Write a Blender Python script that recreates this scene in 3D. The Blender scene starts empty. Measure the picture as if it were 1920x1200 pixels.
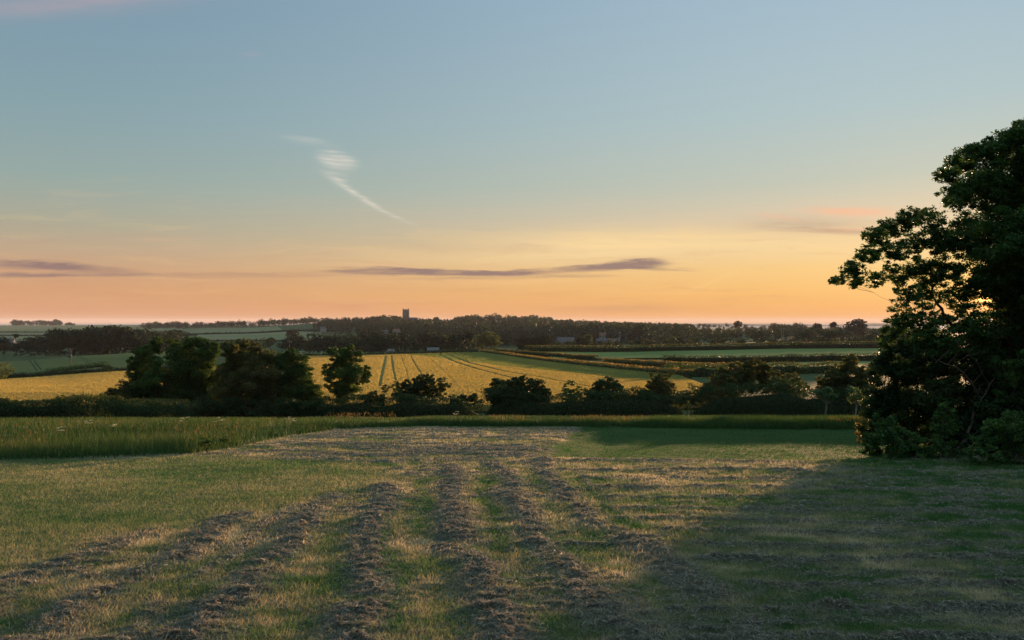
import bpy, math, random
import numpy as np
S = bpy.context.scene
C = S.collection
rng = np.random.default_rng(7)
random.seed(7)
F = 1493.0; CX = 960.0; HY = 603.0; CH = 3.0      # focal length in photo pixels, optical axis, horizon row, eye height

# ------------------------------------------------------------------ camera
cd = bpy.data.cameras.new('camera'); cam = bpy.data.objects.new('camera', cd); C.objects.link(cam)
cd.lens = 28; cd.sensor_width = 36; cd.clip_start = 0.1; cd.clip_end = 90000; cd.shift_y = 3/1920
cam.location = (0, 0, CH); cam.rotation_euler = (math.radians(90), 0, 0)
S.camera = cam
S.view_settings.view_transform = 'Standard'; S.view_settings.look = 'None'
S.view_settings.exposure = 1.4; S.view_settings.gamma = 1.0
S.render.engine = 'CYCLES'
S.cycles.max_bounces = 5; S.cycles.diffuse_bounces = 2; S.cycles.transmission_bounces = 3; S.cycles.glossy_bounces = 1
S.cycles.volume_bounces = 1; S.cycles.transparent_max_bounces = 6
try: S.cycles.use_denoising = True
except Exception: pass

SUN_AZ = math.atan((1848-CX)/F); SUN_EL = math.radians(1.7)
SUN_STRENGTH = 5.0
HAZE_DENSITY = 0.00005

# ------------------------------------------------------------------ node helpers
def lin(r, g, b):
    f = lambda c: ((c/255)/12.92 if c/255 <= 0.04045 else (((c/255)+0.055)/1.055)**2.4)
    return (f(r), f(g), f(b), 1)
class NT:
    def __init__(s, tree): s.t = tree; s.n = tree.nodes; s.l = tree.links
    def new(s, typ, **kw):
        n = s.n.new(typ)
        for k, v in kw.items(): setattr(n, k, v)
        return n
    def put(s, sock, v):
        if isinstance(v, bpy.types.NodeSocket): s.l.new(v, sock)
        elif v is not None: sock.default_value = v
    def m(s, op, a, b=None, c=None, clamp=False):
        n = s.new('ShaderNodeMath', operation=op, use_clamp=clamp)
        s.put(n.inputs[0], a); s.put(n.inputs[1], b)
        if c is not None: s.put(n.inputs[2], c)
        return n.outputs[0]
    def mr(s, v, a, b, c=0.0, d=1.0, smooth=False):
        n = s.new('ShaderNodeMapRange', interpolation_type='SMOOTHSTEP' if smooth else 'LINEAR')
        s.put(n.inputs[0], v)
        for i, x in enumerate((a, b, c, d)): s.put(n.inputs[1+i], x)
        return n.outputs[0]
    def mix(s, f, a, b, blend='MIX'):
        n = s.new('ShaderNodeMix', data_type='RGBA', blend_type=blend)
        s.put(n.inputs[0], f); s.put(n.inputs[6], a); s.put(n.inputs[7], b)
        return n.outputs[2]
    def ramp(s, f, stops, interp='LINEAR'):
        n = s.new('ShaderNodeValToRGB'); r = n.color_ramp; r.interpolation = interp
        while len(r.elements) < len(stops): r.elements.new(0.5)
        for e, (p, c) in zip(r.elements, stops): e.position = p; e.color = c
        s.put(n.inputs[0], f); return n.outputs[0]
    def noise(s, vec, scale, detail=4, rough=0.55, lac=2.0):
        n = s.new('ShaderNodeTexNoise'); s.put(n.inputs['Vector'], vec)
        n.inputs['Scale'].default_value = scale; n.inputs['Detail'].default_value = detail
        n.inputs['Roughness'].default_value = rough; n.inputs['Lacunarity'].default_value = lac
        return n.outputs[0]
    def comb(s, x, y, z=0.0):
        n = s.new('ShaderNodeCombineXYZ')
        for i, v in enumerate((x, y, z)): s.put(n.inputs[i], v)
        return n.outputs[0]

# ------------------------------------------------------------------ world: dusk sky, everything by direction only
w = bpy.data.worlds.new('World'); S.world = w; w.use_nodes = True
w.node_tree.nodes.clear(); N = NT(w.node_tree)
tc = N.new('ShaderNodeTexCoord'); sp = N.new('ShaderNodeSeparateXYZ'); N.l.new(tc.outputs['Generated'], sp.inputs[0])
dx, dy, dz = sp.outputs
el = N.m('MULTIPLY', N.m('ARCSINE', dz), 180/math.pi)
az = N.m('MULTIPLY', N.m('ARCTAN2', dx, dy), 180/math.pi)            # 0 = view axis, + = right
t = N.m('POWER', N.m('MAXIMUM', N.m('DIVIDE', el, 90.0), 0.0), 0.5)
def stops(lst): return [(math.sqrt(e/90), lin(*c)) for e, c in lst]
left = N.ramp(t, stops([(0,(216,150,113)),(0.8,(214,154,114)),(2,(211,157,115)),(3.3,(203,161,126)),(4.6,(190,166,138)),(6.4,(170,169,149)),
    (9,(150,169,163)),(13,(136,163,170)),(18,(126,155,171)),(24,(116,147,168)),(34,(160,194,214)),(90,(168,204,226))]))  # above the frame both ramps are raised to add fill light
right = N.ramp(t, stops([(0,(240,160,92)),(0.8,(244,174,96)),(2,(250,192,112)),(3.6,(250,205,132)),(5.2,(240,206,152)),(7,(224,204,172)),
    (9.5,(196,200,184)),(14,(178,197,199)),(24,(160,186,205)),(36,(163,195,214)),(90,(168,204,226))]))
azd = N.m('ABSOLUTE', N.m('SUBTRACT', az, math.degrees(SUN_AZ)))
azd = N.m('MINIMUM', azd, N.m('SUBTRACT', 360.0, azd))
fs = N.mr(azd, 66, 4, 0, 1, True)
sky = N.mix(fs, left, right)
# gnomonic coordinates about +Y for placing the clouds of this evening (direction only)
yy = N.m('MAXIMUM', dy, 0.05)
U = N.m('MULTIPLY_ADD', N.m('DIVIDE', dx, yy), F, CX)                 # pixel-like units
V = N.m('MULTIPLY_ADD', N.m('DIVIDE', dz, yy), -F, HY)
warp = N.noise(N.comb(N.m('MULTIPLY', U, 0.004), N.m('MULTIPLY', V, 0.03)), 1.0, 5, 0.6)
warp2 = N.noise(N.comb(N.m('MULTIPLY', U, 0.012), N.m('MULTIPLY', V, 0.12)), 1.0, 5, 0.65)
Vt = N.m('ADD', V, N.m('MULTIPLY_ADD', warp, 60.0, -30.0))
Vw = N.m('ADD', V, N.m('MULTIPLY_ADD', warp2, 14.0, -7.0))
fine = N.noise(N.comb(N.m('MULTIPLY', U, 0.0026), N.m('MULTIPLY', Vt, 0.06)), 1.0, 8, 0.66)
def blob(cx, cy, rx, ry, ang=0.0, hard=2.0, vv=None):
    vv = Vw if vv is None else vv
    a = math.radians(ang); ca, sa = math.cos(a), math.sin(a)
    x = N.m('SUBTRACT', U, cx); y = N.m('SUBTRACT', vv, cy)
    p = N.m('DIVIDE', N.m('ADD', N.m('MULTIPLY', x, ca), N.m('MULTIPLY', y, sa)), rx)
    q = N.m('DIVIDE', N.m('SUBTRACT', N.m('MULTIPLY', y, ca), N.m('MULTIPLY', x, sa)), ry)
    r2 = N.m('ADD', N.m('MULTIPLY', p, p), N.m('MULTIPLY', q, q))
    return N.m('EXPONENT', N.m('MULTIPLY', N.m('POWER', r2, hard/2), -1.0))
def add(*a):
    o = a[0]
    for b in a[1:]: o = N.m('ADD', o, b)
    return o
def mul(a, k): return N.m('MULTIPLY', a, k)
# broad creamy glow band, streaky
glow = mul(add(blob(1130,458,190,26), mul(blob(1400,450,260,22),0.7), mul(blob(1000,485,330,18),0.5), mul(blob(1500,470,220,20),0.5)), N.mr(fine, .3, .7, .45, 1.35))
sky = N.mix(mul(glow, .75), sky, lin(250,217,160))
# streaks in the whole low sky
stre = mul(N.mr(fine, .5, .72, 0, 1, True), N.m('MULTIPLY', N.mr(el, 0.5, 3, .3, 1), N.mr(el, 5, 10, 1, 0)))
sky = N.mix(mul(stre, .26), sky, lin(250,205,140))
stre2 = mul(N.mr(fine, .48, .3, 0, 1, True), N.m('MULTIPLY', N.mr(el, 0.0, 1, .5, 1), N.mr(el, 4, 8, 1, 0)))
sky = N.mix(mul(stre2, .22), sky, lin(196,134,104))
# flat mauve clouds
cl = add(blob(800,511,190,6,0.6,6), mul(blob(960,512,90,5,-1,4),.8), mul(blob(1115,502,100,7,-2.5,4),.95), mul(blob(1195,495,60,10,-2,4),1.0),
         mul(blob(60,497,100,9,2,4),.8), mul(blob(150,503,110,8,4,4),.6), mul(blob(110,515,170,4,0,4),.55), mul(blob(420,516,260,5,0,4),.28),
         mul(blob(1160,578,120,8,0,2),.25), mul(blob(1580,434,100,5,2,2),.55), mul(blob(1500,420,110,14,0,2),.32), mul(blob(1080,518,70,4,0,3),.35), mul(blob(720,503,80,3,1,3),.5), mul(blob(900,521,150,3,-1,3),.35), mul(blob(1240,505,60,3,2,3),.5), mul(blob(60,517,80,3,0,3),.5))
cl = N.m('MULTIPLY', cl, N.mr(warp2, .3, .6, .45, 1.1))
cl = N.m('MINIMUM', cl, 1.0)
sky = N.mix(mul(cl, .9), sky, lin(143,117,114))
# warm lit tops and pink streaks
pk = add(mul(blob(1600,397,80,8,1,2),1.1), mul(blob(1460,407,50,5,8,2),.35), mul(blob(1600,431,70,4,0,2),.5), mul(blob(300,449,60,4,0,2),.2), mul(blob(700,497,80,4,0,2),.15))
pk = mul(pk, N.mr(warp2, .3, .6, .5, 1.1))
sky = N.mix(mul(pk, .75), sky, lin(252,186,146))
pk2 = add(mul(blob(60,12,230,22,-3,2),.55), mul(blob(470,102,22,4,0,2),.28), mul(blob(180,0,160,14,-4,2),.4))
sky = N.mix(mul(mul(pk2, N.mr(warp, .3, .65, .4, 1.1)), .6), sky, lin(200,168,172))
ct = add(blob(1345,524,45,3,-24,2,V), mul(blob(1300,541,22,3,-20,2,V),.6))
sky = N.mix(mul(ct, .28), sky, lin(255,214,140))
# the cirrus wisp
feath = N.noise(N.comb(N.m('MULTIPLY', N.m('SUBTRACT', U, mul(V, 0.9)), 0.008), N.m('MULTIPLY', N.m('ADD', V, mul(U, -0.10)), 0.13)), 1.0, 5, 0.7)
Vf = N.m('ADD', V, N.m('MULTIPLY_ADD', feath, 26.0, -13.0))
ws = add(mul(blob(572,262,42,7,10,2,Vf),.3), mul(blob(632,300,38,16,14,4,Vf),.7), mul(blob(628,322,26,10,22,2,Vf),.25), mul(blob(634,340,30,7,30,2,Vf),.5),
         mul(blob(652,354,22,5,38,2,Vf),.35), mul(blob(684,374,34,4.5,32,2,Vw),.85), mul(blob(728,400,40,3,24,2,V),.55))
ws = mul(ws, N.mr(feath, .34, .66, .12, 1.25))
sky = N.mix(N.m('MINIMUM', mul(ws, .85), .85), sky, lin(232,222,206))
# glow round the low sun
sdir = (math.sin(SUN_AZ)*math.cos(SUN_EL), math.cos(SUN_AZ)*math.cos(SUN_EL), math.sin(SUN_EL))
vd = N.new('ShaderNodeVectorMath', operation='DOT_PRODUCT'); N.l.new(tc.outputs['Generated'], vd.inputs[0]); vd.inputs[1].default_value = sdir
ang = mul(N.m('ARCCOSINE', N.m('MINIMUM', vd.outputs['Value'], 1.0)), 180/math.pi)
g1 = N.m('EXPONENT', mul(N.m('POWER', N.m('DIVIDE', ang, 9.0), 2.0), -1.0))
g2 = N.m('EXPONENT', mul(N.m('POWER', N.m('DIVIDE', ang, 1.5), 2.0), -1.0))
g3 = N.m('EXPONENT', mul(N.m('POWER', N.m('DIVIDE', ang, 0.30), 2.0), -1.0))
sky = N.mix(mul(g1, .10), sky, (1.0, .62, .25, 1), 'ADD')
sky = N.mix(mul(g2, 1.0), sky, (1.2, .45, .10, 1), 'ADD')
sky = N.mix(mul(g3, 1.0), sky, (9.0, 4.5, 1.2, 1), 'ADD')
low = N.mr(el, -0.4, 0.0, 0, 1)
sky = N.mix(low, (.05,.05,.045,1), sky)
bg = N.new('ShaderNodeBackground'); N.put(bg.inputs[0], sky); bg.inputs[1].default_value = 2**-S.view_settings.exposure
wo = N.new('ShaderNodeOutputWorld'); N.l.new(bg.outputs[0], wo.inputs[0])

sl = bpy.data.lights.new('sun', 'SUN'); so = bpy.data.objects.new('sun', sl); C.objects.link(so)
sl.energy = SUN_STRENGTH; sl.angle = math.radians(0.6); sl.color = (1.0, 0.57, 0.31)
from mathutils import Vector
so.rotation_euler = Vector(sdir).to_track_quat('Z', 'Y').to_euler()

# ------------------------------------------------------------------ numpy noise
def _h(ix, iy, s):
    n = (ix.astype(np.int64)*374761393 + iy.astype(np.int64)*668265263 + s*1442695041) & 0xffffffff
    n = ((n ^ (n >> 13))*1274126177) & 0xffffffff
    return ((n ^ (n >> 16)) & 0xffff)/65535.0
def vn(x, y, s=0):
    ix = np.floor(x); iy = np.floor(y); fx = x-ix; fy = y-iy
    fx = fx*fx*(3-2*fx); fy = fy*fy*(3-2*fy)
    a = _h(ix,iy,s); b = _h(ix+1,iy,s); c = _h(ix,iy+1,s); d = _h(ix+1,iy+1,s)
    return (a*(1-fx)+b*fx)*(1-fy)+(c*(1-fx)+d*fx)*fy
def fbm(x, y, o=4, s=0, g=0.5):
    v = 0; a = 1; t_ = 0
    for i in range(o):
        v = v+a*vn(x*2**i, y*2**i, s+i*17); t_ += a; a *= g
    return v/t_
def sst(a, b, x):
    t_ = np.clip((x-a)/(b-a), 0, 1); return t_*t_*(3-2*t_)

# ------------------------------------------------------------------ terrain
TX = np.array([-900, 0, 250, 450, 600, 760, 900, 1100, 1300, 1500, 1650, 1900, 2800.])
TY = np.array([29, 34, 40, 52, 60, 80, 100, 150, 190, 240, 300, 450, 700, 1000, 1350, 1700, 2300, 3200, 4200, 6000, 9000, 14000.])
Zc = {29:1.2-.07*29, 34:-1.25, 40:-1.95, 52:-3.5, 60:-4.2}
rows = {   # drop below the eye line in photo rows, per column
 80:  [144,144,143,142,142,142,142,142,142,142,142,142,142],
 100: [134,132,129,125,122,121,121,121,121,121,121,121,121],
 150: [118,115,108,99,94,93,92,91,90,89,89,89,89],
 190: [104,101,94,86,81,80,79,78,77,76,76,76,76],
 240: [84,82,76,71,69,68,67,65,63,62,62,62,62],
 300: [68,66,62,60,60,59,58,54,51,49,49,49,49],
 450: [62,60,58,58,60,62,60,52,46,43,43,45,45],
 700: [46,44,42,40,44,46,44,40,36,33,32,34,34],
 1000:[30,29,28,26,22,18,22,24,24,23,26,26,26],
 1350:[20,20,19,14,3,-1.0,2,8,14,17,21,22,22],
 1700:[15,15,13,9,5,3,4,8,13,16,20,21,21],
 2300:[8,8,7,7,9,10,10,12,14,15.5,18,19,19],
 3200:[12,12,12,12,12,12,12,13,14,14.5,16,16.5,16],
}
TZ = np.zeros((len(TY), len(TX)))
for i, y in enumerate(TY):
    if y in Zc: TZ[i] = Zc[y]
    elif y in rows: TZ[i] = CH-np.array(rows[y])*y/F
    else: TZ[i] = -42
lTY = np.log(TY)
def Hh(X, Y):
    X = np.asarray(X, float); Y = np.asarray(Y, float)
    Yc = np.clip(Y, TY[0], TY[-1]); px = np.clip(CX+F*X/np.maximum(Y, 1.0), TX[0], TX[-1]-1e-3)
    ly = np.log(Yc)
    i = np.clip(np.searchsorted(lTY, ly, side='right')-1, 0, len(TY)-2)
    j = np.clip(np.searchsorted(TX, px, side='right')-1, 0, len(TX)-2)
    a = (ly-lTY[i])/(lTY[i+1]-lTY[i]); b = (px-TX[j])/(TX[j+1]-TX[j])
    b = b*b*(3-2*b)
    z = (TZ[i,j]*(1-b)+TZ[i,j+1]*b)*(1-a)+(TZ[i+1,j]*(1-b)+TZ[i+1,j+1]*b)*a
    return np.where(Y <= TY[0], 1.2-.07*np.maximum(Y, -10), z)
def hz(x, y): return float(Hh(np.array([x]), np.array([y]))[0])
def P(px, Y, up=0.0):
    X = (px-CX)/F*Y; return (X, Y, hz(X, Y)+up)
_MY = np.exp(np.linspace(math.log(4), math.log(5000), 1600))
def G(px, py):                                   # where the view ray of a photo pixel meets the terrain
    z = CH-(py-HY)/F*_MY; h = Hh((px-CX)/F*_MY, _MY)
    k = np.argmax(z <= h)
    if z[k] > h[k]: k = len(_MY)-1
    Y = _MY[k]; return ((px-CX)/F*Y, Y, float(h[k]))

# ------------------------------------------------------------------ object helpers
def tag(o, label=None, cat=None, group=None, kind=None):
    if label: o['label'] = label
    if cat: o['category'] = cat
    if group: o['group'] = group
    if kind: o['kind'] = kind
    return o
def empty(name, loc, label, cat, group=None, rz=0.0):
    o = bpy.data.objects.new(name, None); C.objects.link(o); o.location = loc; o.rotation_euler = (0,0,rz)
    return tag(o, label, cat, group)
def obj(name, V, Fc, mat, parent=None, rnd=None, attrs=None, smooth=False, origin=None):
    """V (n,3); Fc (m,k) array, or list of such arrays; one mesh object. V in world coords, shifted into the parent's frame."""
    V = np.asarray(V, dtype=np.float32)
    if parent is not None: V = V-np.array(parent.location, dtype=np.float32)
    elif origin is not None: V = V-np.array(origin, dtype=np.float32)
    Fl = Fc if isinstance(Fc, list) else [Fc]
    Fl = [np.asarray(f, dtype=np.int32) for f in Fl if len(f)]
    if Fl[0].ndim == 1: Fl = [np.stack(Fl)]
    me = bpy.data.meshes.new(name)
    nl = sum(f.size for f in Fl); nf = sum(len(f) for f in Fl)
    me.vertices.add(len(V)); me.loops.add(nl); me.polygons.add(nf)
    me.vertices.foreach_set('co', V.ravel())
    me.loops.foreach_set('vertex_index', np.concatenate([f.ravel() for f in Fl]))
    st = []; o_ = 0
    for f in Fl:
        st.append(o_+np.arange(len(f))*f.shape[1]); o_ += f.size
    me.polygons.foreach_set('loop_start', np.concatenate(st).astype(np.int32))
    if smooth: me.polygons.foreach_set('use_smooth', np.ones(nf, dtype=bool))
    if rnd is not None:
        a = me.attributes.new('rnd', 'FLOAT', 'FACE'); a.data.foreach_set('value', np.asarray(rnd, dtype=np.float32))
    for k, v in (attrs or {}).items():
        a = me.attributes.new(k, 'FLOAT', 'FACE' if len(v) == nf and len(v) != len(V) else 'POINT'); a.data.foreach_set('value', np.asarray(v, dtype=np.float32))
    me.materials.append(mat); me.update(calc_edges=True)
    o = bpy.data.objects.new(name, me); C.objects.link(o)
    if parent is not None: o.parent = parent
    elif origin is not None: o.location = origin
    return o
class MB:
    """collects boxes / tubes / leaf sets into one mesh"""
    def __init__(s): s.V = []; s.F = {}; s.R = {}; s.n = 0
    def add(s, V, Fc, r=0.5):
        V = np.asarray(V, float); Fc = np.asarray(Fc, int); k = Fc.shape[1]
        s.V.append(V); s.F.setdefault(k, []).append(Fc+s.n); s.n += len(V)
        s.R.setdefault(k, []).append(np.broadcast_to(r, (len(Fc),)))
    def box(s, x0, x1, y0, y1, z0, z1, r=0.5):
        V = [(x,y,z) for z in (z0,z1) for y in (y0,y1) for x in (x0,x1)]
        s.add(V, [(0,2,3,1),(4,5,7,6),(0,1,5,4),(2,6,7,3),(0,4,6,2),(1,3,7,5)], r)
    def tube(s, pts, rad, n=7, r=0.5):
        pts = np.asarray(pts, float); rad = np.asarray(rad, float); k = len(pts)
        T = np.gradient(pts, axis=0); T /= np.linalg.norm(T, axis=1)[:,None]+1e-9
        up = np.where(np.abs(T[:,2:3]) > .9, [[1.,0,0]], [[0,0,1.]])
        A = np.cross(T, up); A /= np.linalg.norm(A, axis=1)[:,None]+1e-9; B = np.cross(T, A)
        th = np.arange(n)*2*math.pi/n
        V = pts[:,None,:]+rad[:,None,None]*(np.cos(th)[None,:,None]*A[:,None,:]+np.sin(th)[None,:,None]*B[:,None,:])
        i = np.arange(k-1)[:,None]; j = np.arange(n)[None,:]; j2 = (j+1) % n
        Q = np.stack([i*n+j, i*n+j2, (i+1)*n+j2, (i+1)*n+j], -1).reshape(-1,4)
        s.add(V.reshape(-1,3), Q, r)
        if n <= 8:
            s.add(V[-1], [tuple(range(n))], r)
    def build(s, name, mat, parent=None, smooth=False, origin=None, world=False):
        ks = sorted(s.F); V = np.concatenate(s.V)
        if parent is not None and not world: V = V+np.array(parent.location)      # local coordinates given
        return obj(name, V, [np.concatenate(s.F[k]) for k in ks], mat, parent, rnd=np.concatenate([np.concatenate(s.R[k]) for k in ks]), smooth=smooth, origin=origin)
def rand_dirs(n):
    v = rng.normal(size=(n,3)); return v/np.linalg.norm(v, axis=1)[:,None]
def leaves(Cn, size, flat=0.35, out=None):
    """rhombic leaf faces at Cn; flat = pull of the normals to the vertical"""
    n = len(Cn); Nn = rand_dirs(n)
    Nn[:,2] += np.sign(Nn[:,2])*flat
    if out is not None: Nn += out*0.6
    Nn /= np.linalg.norm(Nn, axis=1)[:,None]+1e-9
    R = rand_dirs(n); A = np.cross(Nn, R); A /= np.linalg.norm(A, axis=1)[:,None]+1e-9; B = np.cross(Nn, A)
    s = (size*rng.uniform(.65, 1.3, n))[:,None]
    fold = Nn*s*0.12
    V = np.stack([Cn-A*s*.55, Cn-B*s*.30+fold, Cn+A*s*.55, Cn+B*s*.30+fold], 1).reshape(-1,3)
    Q = np.arange(n*4).reshape(n,4)
    return V, Q
def blades(base, h, wd, lean, face=None):
    n = len(base); th = rng.uniform(0, 2*math.pi, n)
    wv = np.stack([np.cos(th), np.sin(th), np.zeros(n)], 1)*wd[:,None]*.5
    ph = rng.uniform(0, 2*math.pi, n); lv = np.stack([np.cos(ph), np.sin(ph), np.zeros(n)], 1)*(lean*h*rng.uniform(.2,1.,n))[:,None]
    tip = base+lv; tip[:,2] += h
    V = np.stack([base-wv, base+wv, tip], 1).reshape(-1,3)
    return V, np.arange(n*3).reshape(n,3)

# ------------------------------------------------------------------ materials
def new_mat(name):
    m = bpy.data.materials.new(name); m.use_nodes = True; m.node_tree.nodes.clear(); return m, NT(m.node_tree)
def outp(T, sh):
    o = T.new('ShaderNodeOutputMaterial'); T.l.new(sh, o.inputs[0])
def leaf_mat(name, c1, c2, c3=None, trans=0.35, rough=0.55, nscale=0.6, attr='rnd', tcol=1.5):
    m, T = new_mat(name)
    a = T.new('ShaderNodeAttribute'); a.attribute_name = attr
    geo = T.new('ShaderNodeNewGeometry')
    n = T.noise(geo.outputs['Position'], nscale, 3)
    f = T.m('MULTIPLY_ADD', n, .9, T.m('MULTIPLY_ADD', a.outputs['Fac'], .7, -.30), clamp=True)
    st = [(0.0, (*c1,1)), (0.6, (*c2,1))] + ([(1.0, (*c3,1))] if c3 else [])
    col = T.ramp(f, st)
    p = T.new('ShaderNodeBsdfPrincipled'); T.put(p.inputs['Base Color'], col); p.inputs['Roughness'].default_value = rough
    p.inputs['Specular IOR Level'].default_value = 0.06
    tr = T.new('ShaderNodeBsdfTranslucent'); T.put(tr.inputs[0], T.mix(1.0, col, (tcol*1.15, tcol, tcol*.45, 1), 'MULTIPLY'))
    mx = T.new('ShaderNodeMixShader'); mx.inputs[0].default_value = trans
    T.l.new(p.outputs[0], mx.inputs[1]); T.l.new(tr.outputs[0], mx.inputs[2]); outp(T, mx.outputs[0]); return m
def surf_mat(name, c1, c2, scale=4, rough=0.9, bump=0.2, c3=None, detail=6, bdist=0.05, stretch=None):
    m, T = new_mat(name); geo = T.new('ShaderNodeNewGeometry'); pos = geo.outputs['Position']
    if stretch:
        mp = T.new('ShaderNodeMapping'); mp.inputs['Scale'].default_value = stretch; T.l.new(pos, mp.inputs[0]); pos = mp.outputs[0]
    n = T.noise(pos, scale, detail, .65)
    col = T.ramp(T.mr(n, .3, .7), [(0, (*c1,1)), (.55, (*c2,1))]+([(1, (*c3,1))] if c3 else []))
    p = T.new('ShaderNodeBsdfPrincipled'); T.put(p.inputs['Base Color'], col); p.inputs['Roughness'].default_value = rough
    p.inputs['Specular IOR Level'].default_value = 0.03
    b = T.new('ShaderNodeBump'); b.inputs['Strength'].default_value = bump; b.inputs['Distance'].default_value = bdist
    T.put(b.inputs['Height'], n); T.l.new(b.outputs[0], p.inputs['Normal']); outp(T, p.outputs[0]); return m
M = {}
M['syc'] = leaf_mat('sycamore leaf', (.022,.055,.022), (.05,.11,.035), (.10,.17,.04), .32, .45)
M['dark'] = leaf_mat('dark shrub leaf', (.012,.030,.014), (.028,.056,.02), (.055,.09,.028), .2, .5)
M['ash'] = leaf_mat('ash leaf', (.020,.048,.018), (.045,.095,.026), (.11,.18,.045), .32, .5)
M['haw'] = leaf_mat('hawthorn leaf', (.028,.045,.018), (.065,.085,.03), (.19,.15,.07), .35, .55)
M['copper'] = leaf_mat('coppery hedge top', (.05,.06,.025), (.16,.13,.055), (.34,.22,.10), .45, .6)
M['pale'] = leaf_mat('pale shrub leaf', (.05,.10,.05), (.10,.17,.09), (.17,.24,.12), .4, .5)
M['far'] = leaf_mat('distant foliage', (.014,.028,.016), (.028,.046,.024), (.05,.07,.03), .15, .7, .05)
M['farpale'] = leaf_mat('distant pale foliage', (.05,.075,.03), (.10,.13,.05), (.16,.19,.07), .3, .7, .1)
M['fardark'] = leaf_mat('distant dark foliage', (.010,.02,.013), (.020,.034,.02), (.03,.046,.024), .12, .7, .05)
M['bark'] = surf_mat('bark', (.035,.028,.02), (.08,.068,.05), 8, .9, .5, (.14,.12,.095), stretch=(3,3,.6))
M['deadwood'] = surf_mat('bare pale bark', (.10,.085,.065), (.20,.17,.14), 10, .85, .4, (.30,.27,.22), stretch=(3,3,.6))
M['tall'] = leaf_mat('tall grass', (.022,.065,.025), (.05,.105,.035), (.14,.145,.06), .28, .6, .35, tcol=1.1)
M['seed'] = leaf_mat('grass seed heads', (.07,.07,.035), (.12,.10,.055), (.20,.15,.085), .3, .7, .5)
M['wheat'] = leaf_mat('ripening barley', (.30,.265,.11), (.37,.315,.135), (.43,.365,.17), .42, .7, .02, tcol=1.12)
M['wheatg'] = leaf_mat('green barley', (.16,.21,.08), (.20,.25,.10), (.25,.28,.12), .35, .7, .02, tcol=1.1)
M['tram'] = surf_mat('tramline soil and low crop', (.045,.06,.02), (.07,.09,.03), .4, .95, .2)
M['flower'] = leaf_mat('white umbel', (.45,.45,.38), (.65,.65,.55), (.8,.8,.72), .3, .7, 2)
M['stone'] = surf_mat('grey limestone', (.09,.082,.075), (.15,.135,.12), 1.5, .9, .3, (.20,.18,.16))
M['render'] = surf_mat('pale render', (.22,.215,.205), (.30,.295,.285), .6, .85, .1)
M['slate'] = surf_mat('slate roof', (.06,.06,.065), (.12,.115,.12), 2, .6, .3)
M['tile'] = surf_mat('clay tile roof', (.14,.07,.05), (.22,.11,.08), 2, .8, .3)
M['shed'] = surf_mat('corrugated shed', (.10,.10,.105), (.16,.16,.165), 1, .6, .1)
M['wood'] = surf_mat('weathered pole wood', (.07,.055,.04), (.15,.12,.09), 5, .9, .3, stretch=(4,4,.5))
M['metal'] = surf_mat('galvanised metal', (.06,.06,.06), (.11,.11,.11), 5, .7, .1)
m_, T_ = new_mat('window glass'); p_ = T_.new('ShaderNodeBsdfPrincipled'); p_.inputs['Base Color'].default_value = (.03,.035,.04,1); p_.inputs['Roughness'].default_value = .12
outp(T_, p_.outputs[0]); M['glass'] = m_
# ground and fields
M['ground'] = surf_mat('rough pasture', (.035,.055,.02), (.055,.08,.032), .25, .95, .12, (.08,.10,.045), bdist=.2)
M['fieldg'] = surf_mat('grazed pasture', (.095,.14,.04), (.125,.175,.05), .05, .95, .12, (.15,.19,.06), bdist=.2, stretch=(1,.25,1))
M['fieldf'] = surf_mat('far pasture', (.13,.14,.065), (.165,.175,.08), .01, .95, .12, (.20,.20,.10), bdist=.5, stretch=(.5,1,1))
M['wheatground'] = surf_mat('crop floor', (.16,.15,.05), (.24,.20,.07), .6, .95, .8, bdist=.3)
M['cropfloor'] = surf_mat('green crop floor', (.035,.055,.025), (.05,.075,.035), .3, .95, .1)
M['hillland'] = surf_mat('distant land', (.05,.055,.04), (.08,.085,.055), .004, .95, .2)
M['beach'] = surf_mat('shingle bank', (.14,.12,.10), (.20,.17,.14), .01, .95, .2)
m_, T_ = new_mat('sea water'); p_ = T_.new('ShaderNodeBsdfPrincipled'); p_.inputs['Base Color'].default_value = (.05,.08,.09,1); p_.inputs['Roughness'].default_value = .5
g_ = T_.new('ShaderNodeNewGeometry'); n_ = T_.noise(g_.outputs['Position'], .02, 5)
b_ = T_.new('ShaderNodeBump'); b_.inputs['Strength'].default_value = .15; b_.inputs['Distance'].default_value = 1; T_.put(b_.inputs['Height'], n_); T_.l.new(b_.outputs[0], p_.inputs['Normal'])
outp(T_, p_.outputs[0]); M['sea'] = m_

# ================================================================== SETTING
def grid_faces(nr, nc):
    i = np.arange(nr-1)[:,None]; j = np.arange(nc-1)[None,:]
    return np.stack([i*nc+j, i*nc+j+1, (i+1)*nc+j+1, (i+1)*nc+j], -1).reshape(-1,4)
ys = np.concatenate([np.linspace(-14, 30, 90), np.exp(np.linspace(math.log(30.5), math.log(14000), 520))])
us = np.concatenate([np.linspace(-2.2, -.85, 30), np.linspace(-.84, .84, 260), np.linspace(.85, 2.2, 30)])
YY, UU = np.meshgrid(ys, us, indexing='ij'); XX = UU*(YY+15)
ZZ = Hh(XX, YY)-.03-np.where(YY > 40, .08*(fbm(XX*.05, YY*.05, 3)), 0)
ZZ = ZZ-np.where((YY > 3) & (YY < 30) & (np.abs(XX) < YY*1.35-.6), .4, 0)
tag(obj('ground', np.stack([XX,YY,ZZ],-1).reshape(-1,3), grid_faces(len(ys), len(us)), M['ground'], smooth=True), 'rough green pasture rolling away to the coast', 'ground', kind='structure')

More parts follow.
